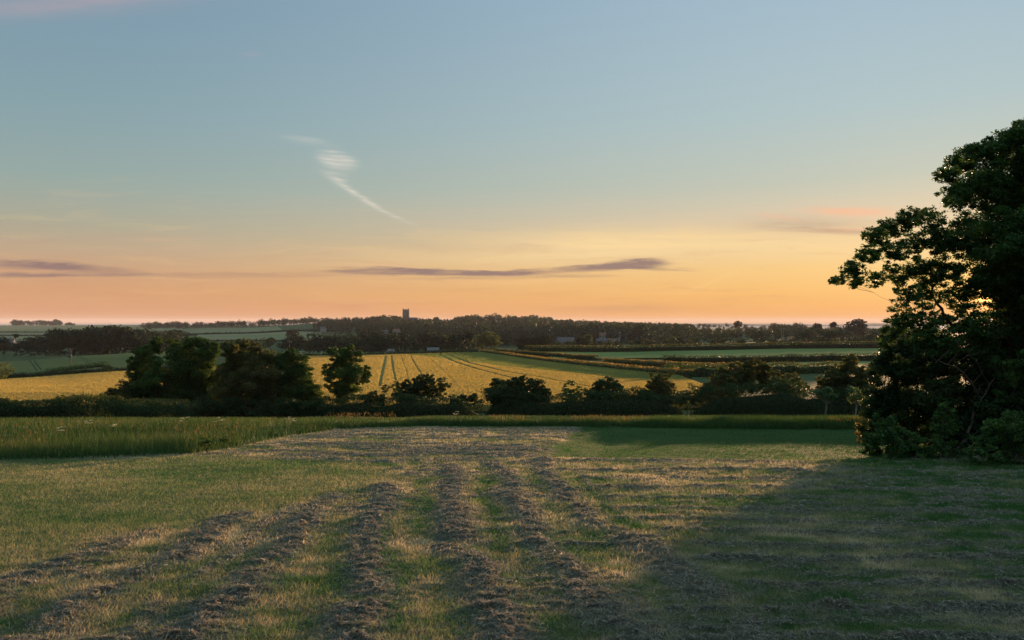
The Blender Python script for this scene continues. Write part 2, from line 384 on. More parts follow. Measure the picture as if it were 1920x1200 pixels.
def sheet(name, near, far, mat, label, cat, lift=0.02, nu=80, nv=40, kind='structure'):
    """a field: near and far edges given as world polylines [(x,y),...]; lies on the terrain"""
    def res(pl, n):
        pl = np.array([(p[0], p[1]) for p in pl], float); d = np.r_[0, np.cumsum(np.linalg.norm(np.diff(pl, axis=0), axis=1))]
        t_ = np.linspace(0, d[-1], n); return np.stack([np.interp(t_, d, pl[:,0]), np.interp(t_, d, pl[:,1])], 1)
    a = res(near, nu); b = res(far, nu); v = np.linspace(0, 1, nv)[:,None,None]
    p = a[None]*(1-v)+b[None]*v; X = p[...,0]; Y = p[...,1]
    Z = Hh(X, Y)+lift+.0012*Y
    o = obj(name, np.stack([X,Y,Z],-1).reshape(-1,3), grid_faces(nv, nu), mat, smooth=True)
    return tag(o, label, cat, kind=kind), p
def gp(*pts): return [G(x, y)[:2] for x, y in pts]
def pp(*pts): return [P(x, y)[:2] for x, y in pts]

# sea and coast
def flat(name, x0, x1, y0, y1, z, mat, label, cat):
    tag(obj(name, [(x0,y0,z),(x1,y0,z),(x1,y1,z),(x0,y1,z)], [(0,1,2,3)], mat), label, cat, kind='structure')
flat('sea', -15000, 15000, 3300, 15300, -35, M['sea'], 'pale still sea and lagoon on the horizon at the right', 'sea')
def ridge(name, x0, x1, yc, dep, base, hfun, mat, label, cat):
    nx = 160; ny = 9; xs = np.linspace(x0, x1, nx); v = np.linspace(-1, 1, ny)
    V = [(x, yc+k*dep, base+(hfun((x-x0)/(x1-x0))+0.0)*(1-k*k)) for k in v for x in xs]
    tag(obj(name, V, grid_faces(ny, nx), mat, smooth=True), label, cat, kind='structure')
def hf(t_): return (6+10*math.sin(t_*9)**2+14*fbm(np.array([t_*14.]), np.array([.5]), 3)[0])*min(1, 8*t_, 8*(1-t_))+1
ridge('coast_hills', 1200, 5600, 7200, 700, -36, hf, M['hillland'], 'low dark strip of land beyond the lagoon', 'hills')
ridge('shingle_bank', 2600, 5200, 4150, 120, -38, lambda t_: 6*min(1,6*t_,6*(1-t_)), M['beach'], 'flat brown shore on the near side of the lagoon', 'shore')

# fields --------------------------------------------------------------
wheat_near = pp((-700,66),(0,66),(500,66),(900,66),(1200,66),(1330,68))
wheat_far_c = gp((560,672),(700,669),(830,666),(900,664),(985,677),(1080,690),(1180,701),(1275,712))
ripe, pr = sheet('barley_field', pp((565,64),(760,64),(1000,64),(1230,66),(1400,68)), wheat_far_c, M['wheatground'], 'golden barley field with green tramlines beyond the hedge', 'field', .02, 100, 60)
left_far = gp((-260,726),(0,716),(120,708),(250,700),(380,694),(500,688))
lf, pl_ = sheet('barley_field', pp((-320,64),(0,64),(250,64),(500,64),(563,64)), left_far, M['wheatground'], 'golden barley field at the far left behind the low hedge', 'field', .02, 100, 40)
gl, pg = sheet('pasture', gp((-260,716),(0,707),(120,702),(250,694),(330,690)), gp((-260,684),(0,682),(60,679),(140,672),(240,666),(330,661)), M['cropfloor'], 'pale green sloping field with the wooden pole', 'field')
sheet('pasture', gp((1040,674),(1250,673),(1450,671),(1700,669),(1900,669)), gp((1000,661),(1200,658),(1450,656),(1700,655),(1900,655)), M['fieldg'], 'bright green strip field between the two dark hedges at right', 'field')
sheet('pasture', gp((1300,705),(1450,700),(1640,698),(1900,698)), gp((1300,684),(1450,682),(1640,680),(1900,680)), M['fieldg'], 'green field just beyond the coppery shrubs at right', 'field')
sheet('pasture', gp((560,669),(700,668),(840,663),(900,661)), gp((560,660),(700,661),(840,659),(900,658)), M['fieldf'], 'thin pale strip of field behind the central dark hedge', 'field')
# far fields on the left hill
for (nr, fr, lab) in [
  (pp((-500,1080),(0,1050),(200,1000),(330,960)), pp((-500,1250),(0,1230),(200,1190),(330,1150)), 'middle pale green field on the far left hillside'),
  (pp((-500,720),(0,760),(90,800),(200,830)), pp((-500,1020),(0,1000),(200,960),(330,930)), 'lowest green field on the far left hillside'),
  (pp((-500,1300),(0,1290),(260,1240),(330,1220)), pp((-500,2150),(0,2150),(260,2100),(360,2000)), 'topmost grey green field under the left skyline trees'),
  (pp((370,760),(440,760),(560,760),(610,760)), pp((370,1000),(440,1020),(540,1040),(600,1000)), 'long pale green field left of the wooded hill'),
  (pp((360,1060),(440,1080),(530,1100)), pp((330,1400),(440,1380),(520,1300)), 'narrow field high on the slope left of the wooded hill')]:
    sheet('far_field', nr, fr, M['fieldf'], lab, 'field', .3)

# crop plants: one object each, uncountable
def crop(name, p, n, mat, label, h=.55, tram=None, ymax=None, wmul=1.0):
    nv, nu = p.shape[:2]
    # more plants near, fewer far
    vi = rng.uniform(0, 1, n); ui = rng.uniform(0, nu-1.001, n)
    Yn = p[0,:,1].mean(); Yf = p[-1,:,1].mean(); r = Yf/Yn
    vi = (r**vi-1)/(r-1)*(nv-1.001)
    i = vi.astype(int); j = ui.astype(int); a = (vi-i)[:,None]; b = (ui-j)[:,None]
    q = (p[i,j]*(1-b)+p[i,j+1]*b)*(1-a)+(p[i+1,j]*(1-b)+p[i+1,j+1]*b)*a
    if tram is not None: q = q[~tram(q[:,0], q[:,1])]
    q = q[(vn(q[:,0]*.07, q[:,1]*.15, 3) > -.1)]
    n = len(q); Z = Hh(q[:,0], q[:,1])+.0012*q[:,1]+.02
    base = np.column_stack([q, Z]); k = q[:,1]/100
    hh = h*rng.uniform(.88, 1.1, n)
    Vv, Ff = blades(base, hh, (.06+.08*k)*wmul*rng.uniform(.7,1.3,n), .35)
    # flat-topped ear: turn triangles over so the wide end is up
    Vv = Vv.reshape(-1,3,3); zt = Vv[:,2,2].copy(); zb = Vv[:,0,2].copy(); Vv[:,0,2] = zt; Vv[:,1,2] = zt*.97+zb*.03; Vv[:,2,2] = zb
    Vv = Vv.reshape(-1,3)
    rr = np.clip(.3+.3*rng.random(n)+.7*(fbm(q[:,0]*.04, q[:,1]*.06, 3, 5)-.5), 0, 1)
    return tag(obj(name, Vv, Ff, mat, rnd=rr), label, 'crop', kind='stuff')
def seg_dist(X, Y, pl):
    d = np.full(X.shape, 1e9); along = np.zeros(X.shape)
    for (x0,y0),(x1,y1) in zip(pl[:-1], pl[1:]):
        vx, vy = x1-x0, y1-y0; t_ = np.clip(((X-x0)*vx+(Y-y0)*vy)/(vx*vx+vy*vy+1e-9), 0, 1)
        e = np.hypot(X-x0-t_*vx, Y-y0-t_*vy); k = e < d; d = np.where(k, e, d)
    return d
tl = [gp((724,671),(718,700),(712,735)), gp((734,671),(738,700),(742,722)),
      gp((822,668),(852,683),(890,697),(980,722)), gp((838,668),(880,686),(940,702),(1010,715),(1120,738)), gp((770,671),(785,700),(800,722)), gp((660,672),(655,700)), gp((752,671),(762,700),(768,730)), gp((800,670),(830,700),(856,730)), gp((866,668),(925,690),(1050,715)), gp((905,668),(990,690),(1100,708),(1200,722))]
def tram(X, Y):
    r = np.zeros(X.shape, bool)
    for k, w_ in zip(tl, (.9,.7,1.3,1.3,.5,.5,.3,.3,.35,.45)): r |= seg_dist(X, Y, k) < w_*np.clip(Y/150, .5, 1.2)*.35
    return r
tlg = [gp((985,677),(1080,690),(1180,701),(1275,712)), gp((900,664),(985,677))]
def green_part(X, Y):       # the unripe strip along the hedge on the far right of the field
    d = seg_dist(X, Y, tlg[0]+[]); d2 = seg_dist(X, Y, tlg[1]); return np.minimum(d, d2) < -2+6*(fbm(X*.02, Y*.02, 2, 9)-.5)+.115*Y
crop('barley', pr, 420000, M['wheat'], 'ripe golden barley standing in the middle field', .5, lambda X, Y: tram(X, Y) | green_part(X, Y))
crop('barley', pr, 200000, M['wheatg'], 'unripe green barley along the right edge of the golden field', .5, lambda X, Y: tram(X, Y) | ~green_part(X, Y))
def tram_l(X, Y): return seg_dist(X, Y, gp((-100,748),(60,737),(200,722),(330,712))) < .35
def edge_l(X, Y): return seg_dist(X, Y, left_far) < 5
crop('barley', pl_, 300000, M['wheat'], 'ripe golden barley behind the hedge at far left', .5, lambda X, Y: tram_l(X, Y) | edge_l(X, Y))
crop('barley', pl_, 160000, M['wheatg'], 'green margin of barley along the far left field edge', .45, lambda X, Y: ~edge_l(X, Y))
tg = [gp((56,679),(62,688),(70,699)), gp((63,678),(70,688),(78,698)), gp((143,671),(160,679),(176,686)), gp((150,671),(168,679),(184,686))]
crop('young_crop', pg, 260000, leaf_mat('young crop', (.19,.25,.14), (.24,.30,.17), (.29,.34,.20), .4, .7, .03, tcol=1.0), 'short green crop with paired wheel tracks near the pole', .3,
     lambda X, Y: np.any([seg_dist(X, Y, k) < .32 for k in tg], axis=0))

# ================================================================== NEAR GROUND
def npx(px, py): Y = 1.8*F/(py-HY-.07*F); return ((px-CX)/F*Y, Y)
wind = []   # polyline, half width, strength, kind
def W(pts, hw, s): wind.append(([npx(*p) for p in pts], hw*.86, s))
W([(-90,1150),(0,1108),(120,1062),(220,1017),(300,985)], .18, .8)
W([(-60,1260),(60,1192),(220,1110),(330,1045),(400,1000),(450,965)], .26, .95)
W([(200,1290),(330,1192),(430,1130),(505,1060),(560,1000),(612,930)], .27, 1.0)
W([(600,1290),(655,1192),(685,1130),(692,1050),(702,980),(718,912)], .27, 1.1)
W([(1000,1290),(955,1192),(918,1100),(872,1020),(842,950),(838,872)], .26, 1.1)
W([(1250,1290),(1185,1192),(1090,1110),(1010,1010),(960,930),(932,868)], .25, 1.0)
W([(1500,1290),(1420,1192),(1320,1110),(1230,1062),(1135,990),(1062,935),(1022,885),(1020,860)], .25, 1.0)
W([(1100,880),(1108,915),(1150,955)], .10, .5)
W([(330,1290),(420,1192),(470,1120),(540,1050)], .12, .45)
W([(800,1290),(790,1192),(775,1100),(770,1010),(778,930)], .10, .4)
W([(1330,1290),(1290,1200),(1180,1120),(1090,1060)], .10, .4)
W([(120,1290),(240,1192),(340,1110),(430,1040),(520,975),(580,935)], .14, .65)
W([(500,858),(700,866),(880,862),(1010,866)], .3, .7)
for (x0, y0, x1, y1, hw, s) in [(1010,862,1500,868,.30,.55),(1040,880,1500,884,.18,.65),(1110,896,1900,900,.20,.45),(1120,914,1900,922,.20,.6),(1130,934,1900,938,.16,.5),(1160,955,1900,966,.16,.55),
      (1180,974,1900,985,.12,.5),(1250,996,1900,1008,.16,.5),(1290,1022,1900,1022,.13,.55),(1300,1052,1930,1048,.13,.7),(1400,1094,1960,1100,.13,.7),(1440,1138,2000,1148,.16,1.0),(1290,1202,2000,1196,.14,.8),
      (1560,880,1980,886,.15,.4),(1600,905,1980,912,.15,.4),(1500,1075,1980,1072,.10,.4),(1620,1118,1980,1122,.10,.4),(1500,1165,1980,1168,.08,.35)]:
    W([(x0,y0),(x0*.7+x1*.3,y0*.7+y1*.3+random.uniform(-4,4)),(x0*.35+x1*.65,y0*.35+y1*.65+random.uniform(-4,4)),(x1,y1)], hw*.9, min(1.0, s*1.45))
def poly_mask(X, Y, pts, soft=.15):
    pts = [npx(*p) for p in pts]; ins = np.zeros(X.shape, bool)
    for (x0,y0),(x1,y1) in zip(pts, pts[1:]+pts[:1]):
        c = ((y0 > Y) != (y1 > Y)) & (X < (x1-x0)*(Y-y0)/(y1-y0+1e-12)+x0); ins ^= c
    d = seg_dist(X, Y, pts+pts[:1])
    return np.clip(.5+np.where(ins, d, -d)/(2*soft), 0, 1)
PATCH_GREEN = [(1095,801),(1640,801),(1700,830),(1640,861),(1400,864),(1200,858),(1025,853)]
PATCH_HAY = [(440,850),(520,828),(640,803),(1100,801),(1020,856),(880,862),(600,860)]
PATCH_LAWN = [(-600,870),(200,858),(430,852),(640,868),(740,895),(560,945),(430,968),(150,1020),(0,1078),(-600,1290)]
def near_fields(X, Y):
    wx = X+.5*(fbm(X*.6, Y*.6, 3, 40)-.5); wy = Y+.5*(fbm(X*.6, Y*.6, 3, 50)-.5)
    hay = np.zeros(X.shape)
    brk = fbm(X*2.6, Y*2.2, 4, 21)
    for pl, hw, s in wind:
        d = seg_dist(wx, wy, pl); hay = np.maximum(hay, s*np.exp(-(d/hw)**2*.9)*sst(.26, .52, brk+.10*s)*(.35+1.15*fbm(X*4.5, Y*8, 3, 23)))
    hp = poly_mask(wx, wy, PATCH_HAY, .5); hay = np.maximum(hay, hp*sst(.42, .66, fbm(X*.9, Y*3.2, 4, 31))*.8)
    hay = np.maximum(hay, .62*sst(.56, .66, fbm(X*3.2, Y*9, 4, 27))*sst(.45,.62,fbm(X*.7,Y*.9,3,28)))
    g = poly_mask(wx*1.0, wy, PATCH_GREEN, .12); lw = poly_mask(wx, wy, PATCH_LAWN, .3)
    hay = hay*(1-g)*(1-lw)
    dry = .60+1.0*(fbm(X*.8, Y*.8, 4, 61)-.5)+.9*(fbm(X*4, Y*4, 2, 71)-.5)
    # green bands beside the windrows, where the mower wheel ran
    dry = dry*(1-g)-g*.35*0+g*(.06*np.ones_like(X)+.3*np.maximum(0, fbm(X*.4, Y*.5, 3, 81)-.5))
    dry = dry*(1-lw)+lw*(.42+.75*(fbm(X*.35, Y*.5, 4, 91)-.5)+.25*(fbm(X*5, Y*5, 2, 92)-.5))
    for pl, hw in [([npx(*p) for p in [(790,895),(782,940),(785,1000)]], .12), ([npx(*p) for p in [(898,880),(905,940),(930,990),(960,1030)]], .13), ([npx(*p) for p in [(735,930),(732,1190)]], .07), ([npx(*p) for p in [(1120,930),(1150,955),(1210,1000)]], .1)]:
        dry = dry-.38*np.exp(-(seg_dist(wx, wy, pl)/hw)**2)
    # far right: green cast of the tree shade put into grass colour
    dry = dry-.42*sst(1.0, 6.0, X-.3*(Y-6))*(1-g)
    return hay, np.clip(dry, 0, 1), g, lw
nr, ncl = 780, 1350
yv = np.exp(np.linspace(math.log(3.4), math.log(31), nr)); uv = np.linspace(-1.35, 1.35, ncl)
YY, UU = np.meshgrid(yv, uv, indexing='ij'); XX = UU*YY
hay, dry, g_, lw_ = near_fields(XX, YY)
def near_z(X, Y, hay, gdip=None):
    und = .05*(fbm(X*.25, Y*.25, 2, 101)-.5)+.025*(fbm(X*2.2, Y*2.2, 3, 111)-.5)
    gdip = poly_mask(X, Y, [(1110,803),(1660,803),(1720,830),(1650,859),(1400,862),(1200,856),(1045,852)], .8); und = und-.21*gdip*sst(17.0, 18.4, Y)*(1-.9*sst(23.5, 28.5, Y))
    cl = sst(.42, .62, fbm(X*8+.9*fbm(X*3,Y*3,2,5), Y*20, 3, 121))
    cl2 = fbm(X*16, Y*26, 2, 131)
    return Hh(X, Y)+und+np.clip(hay,0,1.2)*(.003+.038*cl*(.5+cl2)+.020*cl2)
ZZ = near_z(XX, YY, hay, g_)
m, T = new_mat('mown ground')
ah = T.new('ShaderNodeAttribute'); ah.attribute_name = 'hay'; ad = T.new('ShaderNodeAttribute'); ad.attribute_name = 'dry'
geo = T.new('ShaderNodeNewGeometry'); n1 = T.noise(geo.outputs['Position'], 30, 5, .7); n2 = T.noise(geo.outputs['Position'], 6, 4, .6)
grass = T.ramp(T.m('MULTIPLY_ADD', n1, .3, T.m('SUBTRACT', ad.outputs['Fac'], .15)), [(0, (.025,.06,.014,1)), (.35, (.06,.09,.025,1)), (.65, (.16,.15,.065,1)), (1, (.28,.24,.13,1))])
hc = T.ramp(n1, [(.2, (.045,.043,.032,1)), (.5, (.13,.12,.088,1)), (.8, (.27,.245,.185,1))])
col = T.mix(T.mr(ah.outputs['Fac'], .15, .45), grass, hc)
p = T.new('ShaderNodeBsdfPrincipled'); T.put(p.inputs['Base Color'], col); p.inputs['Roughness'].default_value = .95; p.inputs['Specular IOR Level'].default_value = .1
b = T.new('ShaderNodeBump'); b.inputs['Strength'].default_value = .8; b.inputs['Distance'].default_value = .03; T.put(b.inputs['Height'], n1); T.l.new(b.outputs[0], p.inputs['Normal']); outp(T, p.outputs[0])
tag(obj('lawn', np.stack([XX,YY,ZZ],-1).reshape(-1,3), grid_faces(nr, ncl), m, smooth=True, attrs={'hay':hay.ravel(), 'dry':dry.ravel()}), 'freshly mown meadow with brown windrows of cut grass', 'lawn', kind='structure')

def near_lookup(X, Y):
    i = (np.log(Y/3.4)/math.log(31/3.4)*(nr-1)); j = (X/Y+1.35)/2.7*(ncl-1)
    i = np.clip(np.rint(i+rng.uniform(-.5,.5,len(X))), 0, nr-1).astype(int); j = np.clip(np.rint(j+rng.uniform(-.5,.5,len(X))), 0, ncl-1).astype(int)
    return hay[i,j], dry[i,j], g_[i,j], lw_[i,j]
# short grass blades (green to straw by attribute)
def dry_mat(name, stops_, trans):
    m, T = new_mat(name); a = T.new('ShaderNodeAttribute'); a.attribute_name = 'rnd'
    col = T.ramp(a.outputs['Fac'], stops_)
    p = T.new('ShaderNodeBsdfPrincipled'); T.put(p.inputs['Base Color'], col); p.inputs['Roughness'].default_value = .7; p.inputs['Specular IOR Level'].default_value = .2
    tr = T.new('ShaderNodeBsdfTranslucent'); T.put(tr.inputs[0], col)
    mx = T.new('ShaderNodeMixShader'); mx.inputs[0].default_value = trans
    T.l.new(p.outputs[0], mx.inputs[1]); T.l.new(tr.outputs[0], mx.inputs[2]); outp(T, mx.outputs[0]); return m
M['blade'] = dry_mat('short grass', [(0, (.030,.110,.013,1)), (.25, (.070,.16,.045,1)), (.5, (.155,.19,.078,1)), (.78, (.38,.325,.17,1)), (1, (.56,.46,.27,1))], .5)
M['hay'] = dry_mat('cut hay', [(0, (.055,.055,.042,1)), (.5, (.19,.175,.13,1)), (1, (.44,.40,.31,1))], .35)
def near_pts(n, umax=1.08):
    Y = np.exp(rng.uniform(math.log(4.4), math.log(30), n)); return rng.uniform(-umax, umax, n)*Y, Y
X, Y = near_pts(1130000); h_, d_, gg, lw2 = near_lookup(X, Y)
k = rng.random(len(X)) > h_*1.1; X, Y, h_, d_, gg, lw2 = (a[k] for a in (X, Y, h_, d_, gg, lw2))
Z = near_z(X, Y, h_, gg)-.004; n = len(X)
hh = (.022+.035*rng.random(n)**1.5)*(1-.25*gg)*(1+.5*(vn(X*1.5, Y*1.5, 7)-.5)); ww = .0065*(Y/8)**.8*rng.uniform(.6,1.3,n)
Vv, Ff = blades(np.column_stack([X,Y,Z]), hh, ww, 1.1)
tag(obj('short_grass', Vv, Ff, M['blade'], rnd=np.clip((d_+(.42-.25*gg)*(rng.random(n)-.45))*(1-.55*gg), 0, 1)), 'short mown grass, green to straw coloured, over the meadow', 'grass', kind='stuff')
# loose hay
X, Y = near_pts(2750000); h_, d_, gg, lw2 = near_lookup(X, Y)
k = rng.random(len(X)) < h_*.7+(.03+.16*sst(.42,.68,fbm(X*1.6, Y*4, 3, 25)))*(1-gg)*(1-.7*lw2)*(1-.55*sst(1.0, 5.0, X-.3*(Y-6)))*(1-.75*lw2); X, Y, h_ = X[k], Y[k], h_[k]; n = len(X)  # loose hay also thinned at far right to green the shaded ground
Z = near_z(X, Y, h_, gg[k])+.012*rng.random(n)
L = rng.uniform(.03, .09, n); th = rng.uniform(0, 2*math.pi, n); tilt = rng.normal(0, .45, n)
D = np.stack([np.cos(th)*np.cos(tilt), np.sin(th)*np.cos(tilt), np.abs(np.sin(tilt))], 1)*L[:,None]
wv = np.stack([-np.sin(th), np.cos(th), .6*rng.normal(size=n)], 1)*(.0045*(Y/8)**.7)[:,None]
B = np.column_stack([X,Y,Z]); Vv = np.stack([B-D*.5-wv, B-D*.5+wv, B+D*.5], 1).reshape(-1,3)
tag(obj('cut_hay', Vv, np.arange(n*3).reshape(n,3), M['hay'], rnd=np.clip(.15+.75*rng.random(n)**1.3, 0, 1)), 'clumped brown cut grass lying in windrows on the meadow', 'hay', kind='stuff')

# tall uncut grass strip ------------------------------------------------
EDGE = [npx(-500,900), npx(0,862), npx(200,856), npx(380,848), npx(450,838), npx(560,814), npx(640,804), npx(800,799), npx(1000,799), npx(1300,802), npx(1640,804), (20,28), (34,27)]
ex = np.array([e[0] for e in EDGE]); ey = np.array([e[1] for e in EDGE])
def tall_sample(n, back):
    t_ = rng.uniform(-34, 30, n); f = np.interp(t_, ex, ey)
    r = rng.random(n)**1.6; Y = f+.7*(fbm(t_*.8, t_*0+1.5, 3, 77)-.5)+.22*rng.normal(size=n)+r*(back-f)
    X = t_*np.where(Y > f, (1+(Y-f)*.035), 1)
    return X, Y, Y-f
X, Y, df = tall_sample(420000, 50.0); n = len(X); Z = Hh(X, Y)
patch = fbm(X*.35, Y*.35, 3, 201)
hh = (.36+.30*patch)*np.where(X < -4, .72, 1)*rng.uniform(.6,1.15,n)*(.5+.5*sst(-.3,1.1,df+.8*(vn(X*1.7,Y*1.7,9)-.5)))*(1-.5*sst(27,33,Y))
Vv, Ff = blades(np.column_stack([X,Y,Z]), hh, .017*(Y/20)**.9*rng.uniform(.7,1.4,n), .55)
rr = np.clip(.12+.5*rng.random(n)+1.0*(fbm(X*.5, Y*.9, 3, 231)-.5)+np.where(X < -4, .12, 0), 0, 1)
tag(obj('tall_grass', Vv, Ff, M['tall'], rnd=rr), 'strip of tall uncut green grass along the meadow edge', 'grass', kind='stuff')
X, Y, df = tall_sample(40000, 40.0); k = (fbm(X*.3, Y*.3, 3, 211)+np.where(X < -3, .07, -.04) > .5); X, Y, df = X[k], Y[k], df[k]; n = len(X); Z = Hh(X, Y)
k = (Y < 26.5) | (df < 1.8); X, Y, df, Z = X[k], Y[k], df[k], Z[k]; n = len(X); st_h = rng.uniform(.36,.58,n)*np.where(X > -3, .8, 1); B = np.column_stack([X,Y,Z+st_h-.09]); Vv, Ff = blades(B, rng.uniform(.05,.10,n), .013*(Y/20)*rng.uniform(.7,1.3,n), .5)
tag(obj('seed_heads', Vv, Ff, M['seed'], rnd=rng.random(n)), 'tan seed heads standing above the tall grass strip', 'grass', kind='stuff')

# ================================================================== TREES AND SHRUBS
def px2w(px, py, Y): return np.array([(px-CX)/F*Y, Y, CH-(py-HY)/F*Y])
def crown_pts(blobs, per, sub=.30, shell=(.35,1.0), nsub=26, squash=.85):
    """leaf positions for ellipsoid lobes: each lobe is broken into clumps, most of them towards its skin"""
    Ps = []; Os = []
    for (c, r, dens) in blobs:
        ns = max(5, int(nsub*dens)); d = rand_dirs(ns); rad = rng.uniform(shell[0]**2, shell[1]**2, ns)**.5*r
        sc = c+d*rad[:,None]*np.array([1,1,squash])
        nl = max(4, int(per*dens*(r**2)/ns))
        sr = sub*r*rng.uniform(.6,1.25,ns)
        q = rng.normal(size=(ns,nl,3)); q /= np.linalg.norm(q, axis=2)[...,None]+1e-9
        q *= (rng.random((ns,nl,1))**.5)*sr[:,None,None]; q[...,2] *= .65
        Ps.append((sc[:,None]+q).reshape(-1,3)); Os.append(np.repeat(d, nl, 0))
    return np.concatenate(Ps), np.concatenate(Os)
def curve_pts(a, b, n=7, wob=.08, sag=0.0):
    a = np.asarray(a, float); b = np.asarray(b, float); t_ = np.linspace(0, 1, n)[:,None]; L = np.linalg.norm(b-a)
    p = a+(b-a)*t_; w_ = rng.normal(size=(n,3))*wob*L*.35; w_ = (w_+np.roll(w_,1,0))*.5*(np.sin(t_*math.pi)); p = p+w_
    p[:,2] += sag*L*np.sin(t_[:,0]*math.pi); return p
def tree(name, label, cat, base, blobs, mat, leaf, per, trunk_r=.08, group=None, stems=1, nsub=26, sub=.30, flat=.35, bark='bark', limb=True, extra=None, squash=.85, shell=(.35,1.0), twigs=3):
    base = np.asarray(base, float); root = empty(name, tuple(base), label, cat, group)
    Pn, O = crown_pts(blobs, per, sub, shell, nsub, squash)
    if extra is not None: Pn = np.concatenate([Pn, extra]); O = np.concatenate([O, np.zeros_like(extra)])
    k = Pn[:,2] > Hh(Pn[:,0], Pn[:,1])+.02; Pn, O = Pn[k], O[k]
    V, Q = leaves(Pn, leaf, flat, O)
    obj('crown', V, Q, mat, root, rnd=rng.random(len(Q)))
    tb = MB(); cz = np.array([b_[0] for b_ in blobs]); mid = np.average(cz, axis=0, weights=[b_[1]**2 for b_ in blobs])
    for s in range(stems):
        off = np.array([rng.normal()*trunk_r*2*(stems > 1), rng.normal()*trunk_r*2*(stems > 1), -.05])
        fork = base+(mid-base)*rng.uniform(.45,.6); fork[:2] += rng.normal(size=2)*trunk_r*(3 if stems > 1 else .5)
        tp = curve_pts(base+off, fork, 7, .10); rr_ = np.linspace(trunk_r*1.25, trunk_r*.7, 7); rr_[0] *= 1.25
        tb.tube(tp, rr_, 8)
        if limb:
            mine = sorted([b_ for i, b_ in enumerate(blobs) if i % stems == s], key=lambda b_: np.linalg.norm(b_[0]-fork))
            nodes = [(fork, trunk_r*.7)]
            for c, r, _d in mine:
                df_ = np.linalg.norm(c-fork)
                best = min(nodes, key=lambda q_: np.linalg.norm(c-q_[0])+.45*np.linalg.norm(q_[0]-fork))
                r0 = best[1]*.72; lp = curve_pts(best[0], c, 7, .16, .06); tb.tube(lp, np.linspace(r0, r0*.62, 7), 6)
                nodes += [(lp[3], r0*.8), (c, r0*.62)]
                for _ in range(twigs):
                    e = c+rand_dirs(1)[0]*r*.9; tb.tube(curve_pts(lp[rng.integers(3,7)], e, 5, .18), np.linspace(min(r0*.5, .02+.1*r0), .004, 5), 4)
    tb.build('trunk', M[bark], root, world=True, smooth=True)
    return root
def blobpx(lst, Y, dY=0.0):
    """lobes given by photo position at distance Y and radius in photo pixels"""
    out = []
    for it in lst:
        px, py, r = it[:3]; dens = it[3] if len(it) > 3 else 1.0; yy_ = (it[4] if len(it) > 4 else Y)+rng.normal()*dY
        out.append((px2w(px, py, yy_), r/F*yy_, dens))
    return out
# --- the big tree at right
syc = blobpx([(1975,255,70),(1915,275,45),(1880,270,32),(1845,290,38),(1805,305,34),(1775,325,24,.8),(1900,350,70),(1840,355,55),(1795,360,34,.8),(1785,385,20,.5),
   (1900,440,80),(1835,430,55),(1800,460,45),(1905,530,70),(1850,515,50,.8),(1990,380,110),(2010,520,120),(2090,430,120),(1995,640,110),(2080,300,90),
   (1745,410,26,.8),(1705,412,28),(1670,428,26),(1640,445,24),(1755,450,34,.8),(1715,460,32,.7),(1670,470,30,.8),(1628,478,24),(1598,503,22),(1575,522,16,.8),(1562,528,9,.8),
   (1604,530,15,1),(1640,525,24,.5),(1685,515,30,.7),(1730,505,36,.9),(1775,510,36,.9),(1700,555,28,.55),(1745,550,36,.6),(1795,560,38,.55),
   (1735,600,36,.5),(1785,610,40,.55),(1885,610,45,.35),(1845,640,45,.7),(1910,570,36,.3),(1820,540,30,.5),(1852,572,34,.2),(1700,592,32,.6),(1678,618,28,.6),(1750,640,45,.8),(1660,640,20,.6),(1830,600,40,.6)], 19.5, .9)
syc += blobpx([(1950,330,90),(1930,470,90),(1960,600,90,.6),(1880,500,60,.7)], 21.5, .3)
tree('sycamore_tree', 'tall spreading tree at the right edge hiding the low sun', 'tree', (P(1875,20.0)), syc, M['syc'], .066, 16000, .20, nsub=64, sub=.28, shell=(.2,1.0), flat=.7, twigs=5, squash=.8)
# --- the thicket under it, each bush its own thing
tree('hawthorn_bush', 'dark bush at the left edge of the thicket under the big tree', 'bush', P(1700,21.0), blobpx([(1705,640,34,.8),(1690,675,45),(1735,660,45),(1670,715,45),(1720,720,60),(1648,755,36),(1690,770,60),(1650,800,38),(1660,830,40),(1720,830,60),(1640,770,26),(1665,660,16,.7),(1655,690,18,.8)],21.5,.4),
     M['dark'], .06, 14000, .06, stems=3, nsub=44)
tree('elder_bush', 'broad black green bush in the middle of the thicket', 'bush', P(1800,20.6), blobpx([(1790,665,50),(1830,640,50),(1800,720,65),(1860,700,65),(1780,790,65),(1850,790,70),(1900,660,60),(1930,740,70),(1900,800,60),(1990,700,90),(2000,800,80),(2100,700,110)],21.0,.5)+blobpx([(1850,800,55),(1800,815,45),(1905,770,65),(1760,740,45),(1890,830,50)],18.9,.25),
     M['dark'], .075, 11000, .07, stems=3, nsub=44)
tree('elder_bush', 'ivy green shrub with pale leaves where bare branches show', 'bush', P(1790,18.6), blobpx([(1800,650,28,.45),(1845,665,30,.4),(1880,690,34,.5),(1900,740,38,.6),(1760,650,22,.5),(1905,690,40,.5)],18.8,.2), M['syc'], .075, 7000, .035, stems=2)
tree('bramble_bush', 'low leafy bramble at the foot of the thicket by the lawn', 'bush', P(1665,17.9), blobpx([(1650,815,28),(1640,845,22),(1680,825,34),(1715,838,26),(1690,850,26),(1660,790,22,.7),(1632,825,18)],17.8,.25), M['syc'], .07, 10000, .02, stems=3)
tree('bramble_bush', 'leafy shrub growing low right of the bramble', 'bush', P(1765,17.6), blobpx([(1765,800,26),(1755,835,28),(1775,770,20,.7),(1790,845,22)],17.5,.2), M['syc'], .065, 9000, .02, stems=3)
